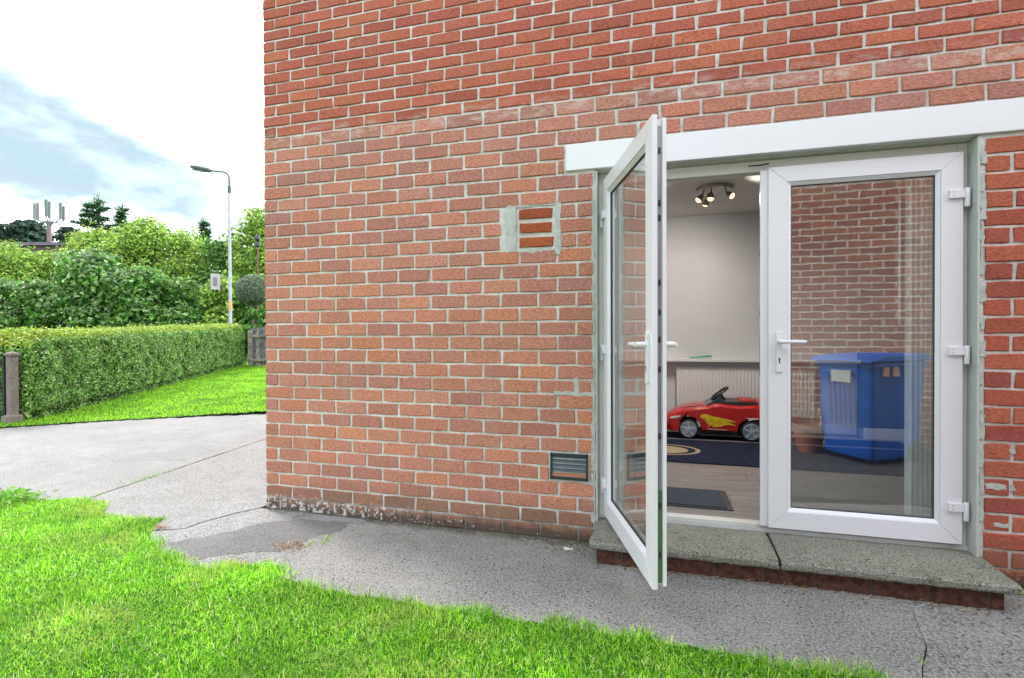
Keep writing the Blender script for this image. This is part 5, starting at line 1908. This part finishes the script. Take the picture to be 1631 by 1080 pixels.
def tree(label, u, w, vtop, half_px, vbot, cols, wts, leaf=0.16, n=9000, seed=0, group=None, blobs=10, name='tree', aspect=.55, droop=0.0, cat='tree', tip=None, squash=0.8):
    rr = np.random.default_rng(seed)
    p = at(u, w)
    root = thing(name, label, cat, p, 0, group)
    zt, zb = zat(vtop, w), max(0.3, zat(vbot, w))
    rad = half_px * 1.3 * w / 850
    n = int(n * 1.5)
    leaf *= 1.25
    blobs = int(blobs * 1.5)
    H = zt - zb
    # crown built from uneven clumps
    C = []
    for k in range(blobs):
        a = rr.uniform(0, 2 * np.pi)
        q = rr.random() ** 0.6
        hz = rr.random()
        env = np.sin(np.pi * (0.12 + 0.80 * hz)) ** 0.7
        br = rad * rr.uniform(0.28, 0.5)
        C.append((np.cos(a) * (rad - br) * q * env, np.sin(a) * (rad - br) * q * env * 0.8, zb + br * .6 + hz * max(0.1, (H - br * 1.4 * squash)), br))
    C.append((0, 0, zt - rad * .42 * squash, rad * .42))
    C.append((rad * .1, 0, zb + H * .45, rad * .62))
    C = np.array(C)
    wgt = C[:, 3] ** 2
    idx = rr.choice(len(C), n, p=wgt / wgt.sum())
    d = unit(rr.normal(size=(n, 3)))
    # clumpy radius: sub-twigs that stick out, and gaps
    key = (np.floor(d[:, 0] * 4) * 13 + np.floor(d[:, 1] * 4) * 7 + np.floor(d[:, 2] * 4) * 3 + idx * 5).astype(int) % 97
    ko = np.random.default_rng(seed + 5).uniform(0.62, 1.30, 97)[key]
    r_ = (1 - np.abs(rr.normal(0, 0.13, n))) * ko
    P = C[idx, :3] + d * (C[idx, 3] * r_)[:, None] * np.array([1, 1, squash])
    P[:, 2] = np.clip(P[:, 2], 0.1, None)
    c = pal(n, cols, wts, 0.25)
    kc = np.random.default_rng(seed + 9).uniform(0.55, 1.45, 97)[key]
    c = c * kc[:, None]
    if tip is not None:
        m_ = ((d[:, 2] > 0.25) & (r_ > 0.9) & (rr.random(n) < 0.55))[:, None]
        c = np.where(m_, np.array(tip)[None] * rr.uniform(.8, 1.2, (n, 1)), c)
    P -= 0
    Nn = d + rr.normal(0, .55, (n, 3)) + np.array([0, 0, .5])
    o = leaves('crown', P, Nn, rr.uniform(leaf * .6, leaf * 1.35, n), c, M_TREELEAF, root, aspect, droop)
    o['kind'] = 'stuff'
    # trunk and limbs
    b = MB()
    tr = max(.06, rad * .06)
    b.tube([(0, 0, -.2), (rr.uniform(-.1, .1), 0, zb * .6 + .2), (rr.uniform(-.2, .2), rr.uniform(-.2, .2), zb + H * .5)], [tr * 1.4, tr, tr * .5], 7)
    for k in range(min(8, len(C))):
        q = Vector(C[k, :3])
        s0 = Vector((0, 0, zb * .6 + .2 + .3 * H * rr.random()))
        b.tube([s0, s0.lerp(q, .55) + Vector((0, 0, .1)), q], [tr * .55, tr * .35, tr * .12], 5)
    b.build('trunk', M_BARK, root)
    return root


YG = [(0.26, 0.44, 0.07), (0.38, 0.55, 0.10), (0.50, 0.62, 0.20), (0.10, 0.24, 0.045)]
MG = [(0.09, 0.22, 0.05), (0.14, 0.31, 0.06), (0.21, 0.38, 0.09), (0.05, 0.13, 0.035)]
DG = [(0.05, 0.18, 0.03), (0.12, 0.30, 0.05), (0.22, 0.42, 0.08), (0.42, 0.56, 0.28)]
W4 = [.35, .3, .15, .2]
G = 'trees crowding behind the hedge'
tree('pale yellow-green rounded tree furthest left behind the hedge', 22, 33, 384, 58, 520, YG, W4, .15, 13000, 1, G, 12)
tree('pale green bushy tree second from the left behind the hedge', 95, 34, 396, 52, 520, YG, W4, .15, 9000, 2, G, 12)
tree('broad mid-green tree rising right of the telecom mast', 160, 37, 358, 64, 500, YG, W4, .17, 13000, 3, G, 14, tip=(0.36, 0.40, 0.10))
tree('tall yellow-green tree in the middle of the tree belt', 238, 37, 352, 62, 500, YG, W4, .17, 13000, 4, G, 14)
tree('loose-branched light green tree left of the street lamp', 300, 36, 362, 48, 500, YG, W4, .16, 9000, 5, G, 12)
tree('green tree directly behind the street lamp column', 352, 35, 376, 44, 500, MG, W4, .16, 8000, 6, G, 12)
tree('tall bright green tree beside the house corner', 418, 33, 336, 50, 500, YG, W4, .16, 11000, 7, G, 12)
tree('small bright green bush under the ball topiary behind the fence', 404, 16.4, 492, 17, 575, MG, W4, .06, 5000, 18, None, 9, name='bush', cat='bush')
G2 = 'dark large-leaved shrubs under the trees'
tree('dark large-leaved sycamore shrub at the far left under the pale trees', 8, 27, 442, 48, 560, DG, W4, .17, 6500, 11, G2, 9, tip=(0.20, 0.30, 0.16))
tree('dark green shrub left of the centre sycamore mass', 78, 27, 446, 50, 560, DG, W4, .17, 6500, 12, G2, 9, tip=(0.20, 0.30, 0.16))
tree('large dark sycamore with pale-edged leaves in the centre of the belt', 148, 27, 402, 54, 560, DG, W4, .20, 9500, 13, G2, 12, tip=(0.22, 0.33, 0.18))
tree('dark layered shrub left of the lamp under the tallest trees', 222, 27, 428, 52, 560, DG, W4, .19, 8000, 14, G2, 10, tip=(0.20, 0.31, 0.14))
tree('deep green shrub at the foot of the street lamp', 292, 28, 440, 50, 560, DG, W4, .18, 7500, 15, G2, 10, tip=(0.15, 0.28, 0.10))
tree('deep green shrub between the street lamp and the ball topiary', 356, 28, 446, 44, 560, YG, W4, .18, 6500, 16, G2, 9)
tree('green shrub behind the ball topiary', 416, 28, 436, 42, 560, MG, W4, .18, 6500, 17, G2, 9)
# far round trees on the skyline
FG = [(0.035, 0.075, 0.055), (0.05, 0.10, 0.07), (0.075, 0.13, 0.09), (0.025, 0.05, 0.045)]
tree('distant dark rounded trees on the skyline left of the mast', 46, 110, 354, 34, 400, FG, W4, .9, 2600, 21, None, 12, squash=.6)
tree('distant dark tree on the skyline right of the mast', 112, 110, 363, 18, 400, FG, W4, .8, 900, 22, None, 8, squash=.6)
tree('distant thin dark tree at the left edge of the skyline', 3, 105, 355, 6, 400, FG, W4, .6, 500, 23, None, 5, squash=1.2)


def conifer(label, u, w, vtop, half, vbot, seed, n=12, name='conifer', spread=1.0, dens=420):
    rr = random.Random(seed)
    rg = np.random.default_rng(seed)
    p = at(u, w)
    root = thing(name, label, 'tree', p)
    zt, zb = zat(vtop, w), zat(vbot, w)
    R_ = half * w / 850
    b = MB().tube([(0, 0, 0), (0, 0, zb), (.1, 0, zt)], [.35, .25, .04], 8)
    P, Nn = [], []
    for k in range(n):
        t = (k + .5) / n
        z = zb + (zt - zb) * t * .92
        L = R_ * (1 - t) ** .75 * rr.uniform(.6, 1.1) + .3
        a = rr.uniform(0, 6.28) if k % 2 else (rr.choice((0, math.pi)) + rr.uniform(-.5, .5)) + math.atan2(VR.y, VR.x)
        d = Vector((math.cos(a), math.sin(a), 0))
        q0, q1 = Vector((0, 0, z)), Vector((0, 0, z)) + d * L + Vector((0, 0, rr.uniform(-.1, .25) * L))
        mid = q0.lerp(q1, .5) + Vector((0, 0, .08 * L))
        b.tube([q0, mid, q1], [.09, .06, .02], 5)
        m_ = int(dens * L / R_) + 30
        s_ = rg.random(m_) ** .8
        base = np.array([q0.lerp(q1, float(x)) for x in s_])
        P.append(base + rg.normal(0, 1, (m_, 3)) * np.array([.32, .32, .13]) * (0.35 + (1 - s_)[:, None]) * spread)
        Nn.append(rg.normal(0, .4, (m_, 3)) + np.array([0, 0, 1]))
    m_ = 160
    zz = rg.uniform(zb, zt + .2, m_)
    P.append(np.stack([rg.normal(0, .16, m_), rg.normal(0, .16, m_), zz], 1))
    Nn.append(rg.normal(0, 1, (m_, 3)))
    b.build('trunk', M_BARK, root)
    P, Nn = np.concatenate(P), np.concatenate(Nn)
    o = leaves('foliage', P, Nn, rg.uniform(.16, .36, len(P)), pal(len(P), [(0.05, 0.15, 0.07), (0.09, 0.22, 0.08), (0.06, 0.11, 0.05)]), M_TREELEAF, root, .4)
    o['kind'] = 'stuff'


conifer('dark spreading cedar with drooping top rising above the pale trees', 158, 52, 312, 56, 392, 3, 20, 'cedar', 1.15, 520)
conifer('small dark spruce tip on the skyline left of the street lamp', 325, 60, 349, 14, 400, 5, 12)
conifer('thin dark spruce tip right of the cedar on the skyline', 196, 56, 325, 10, 385, 8, 9)
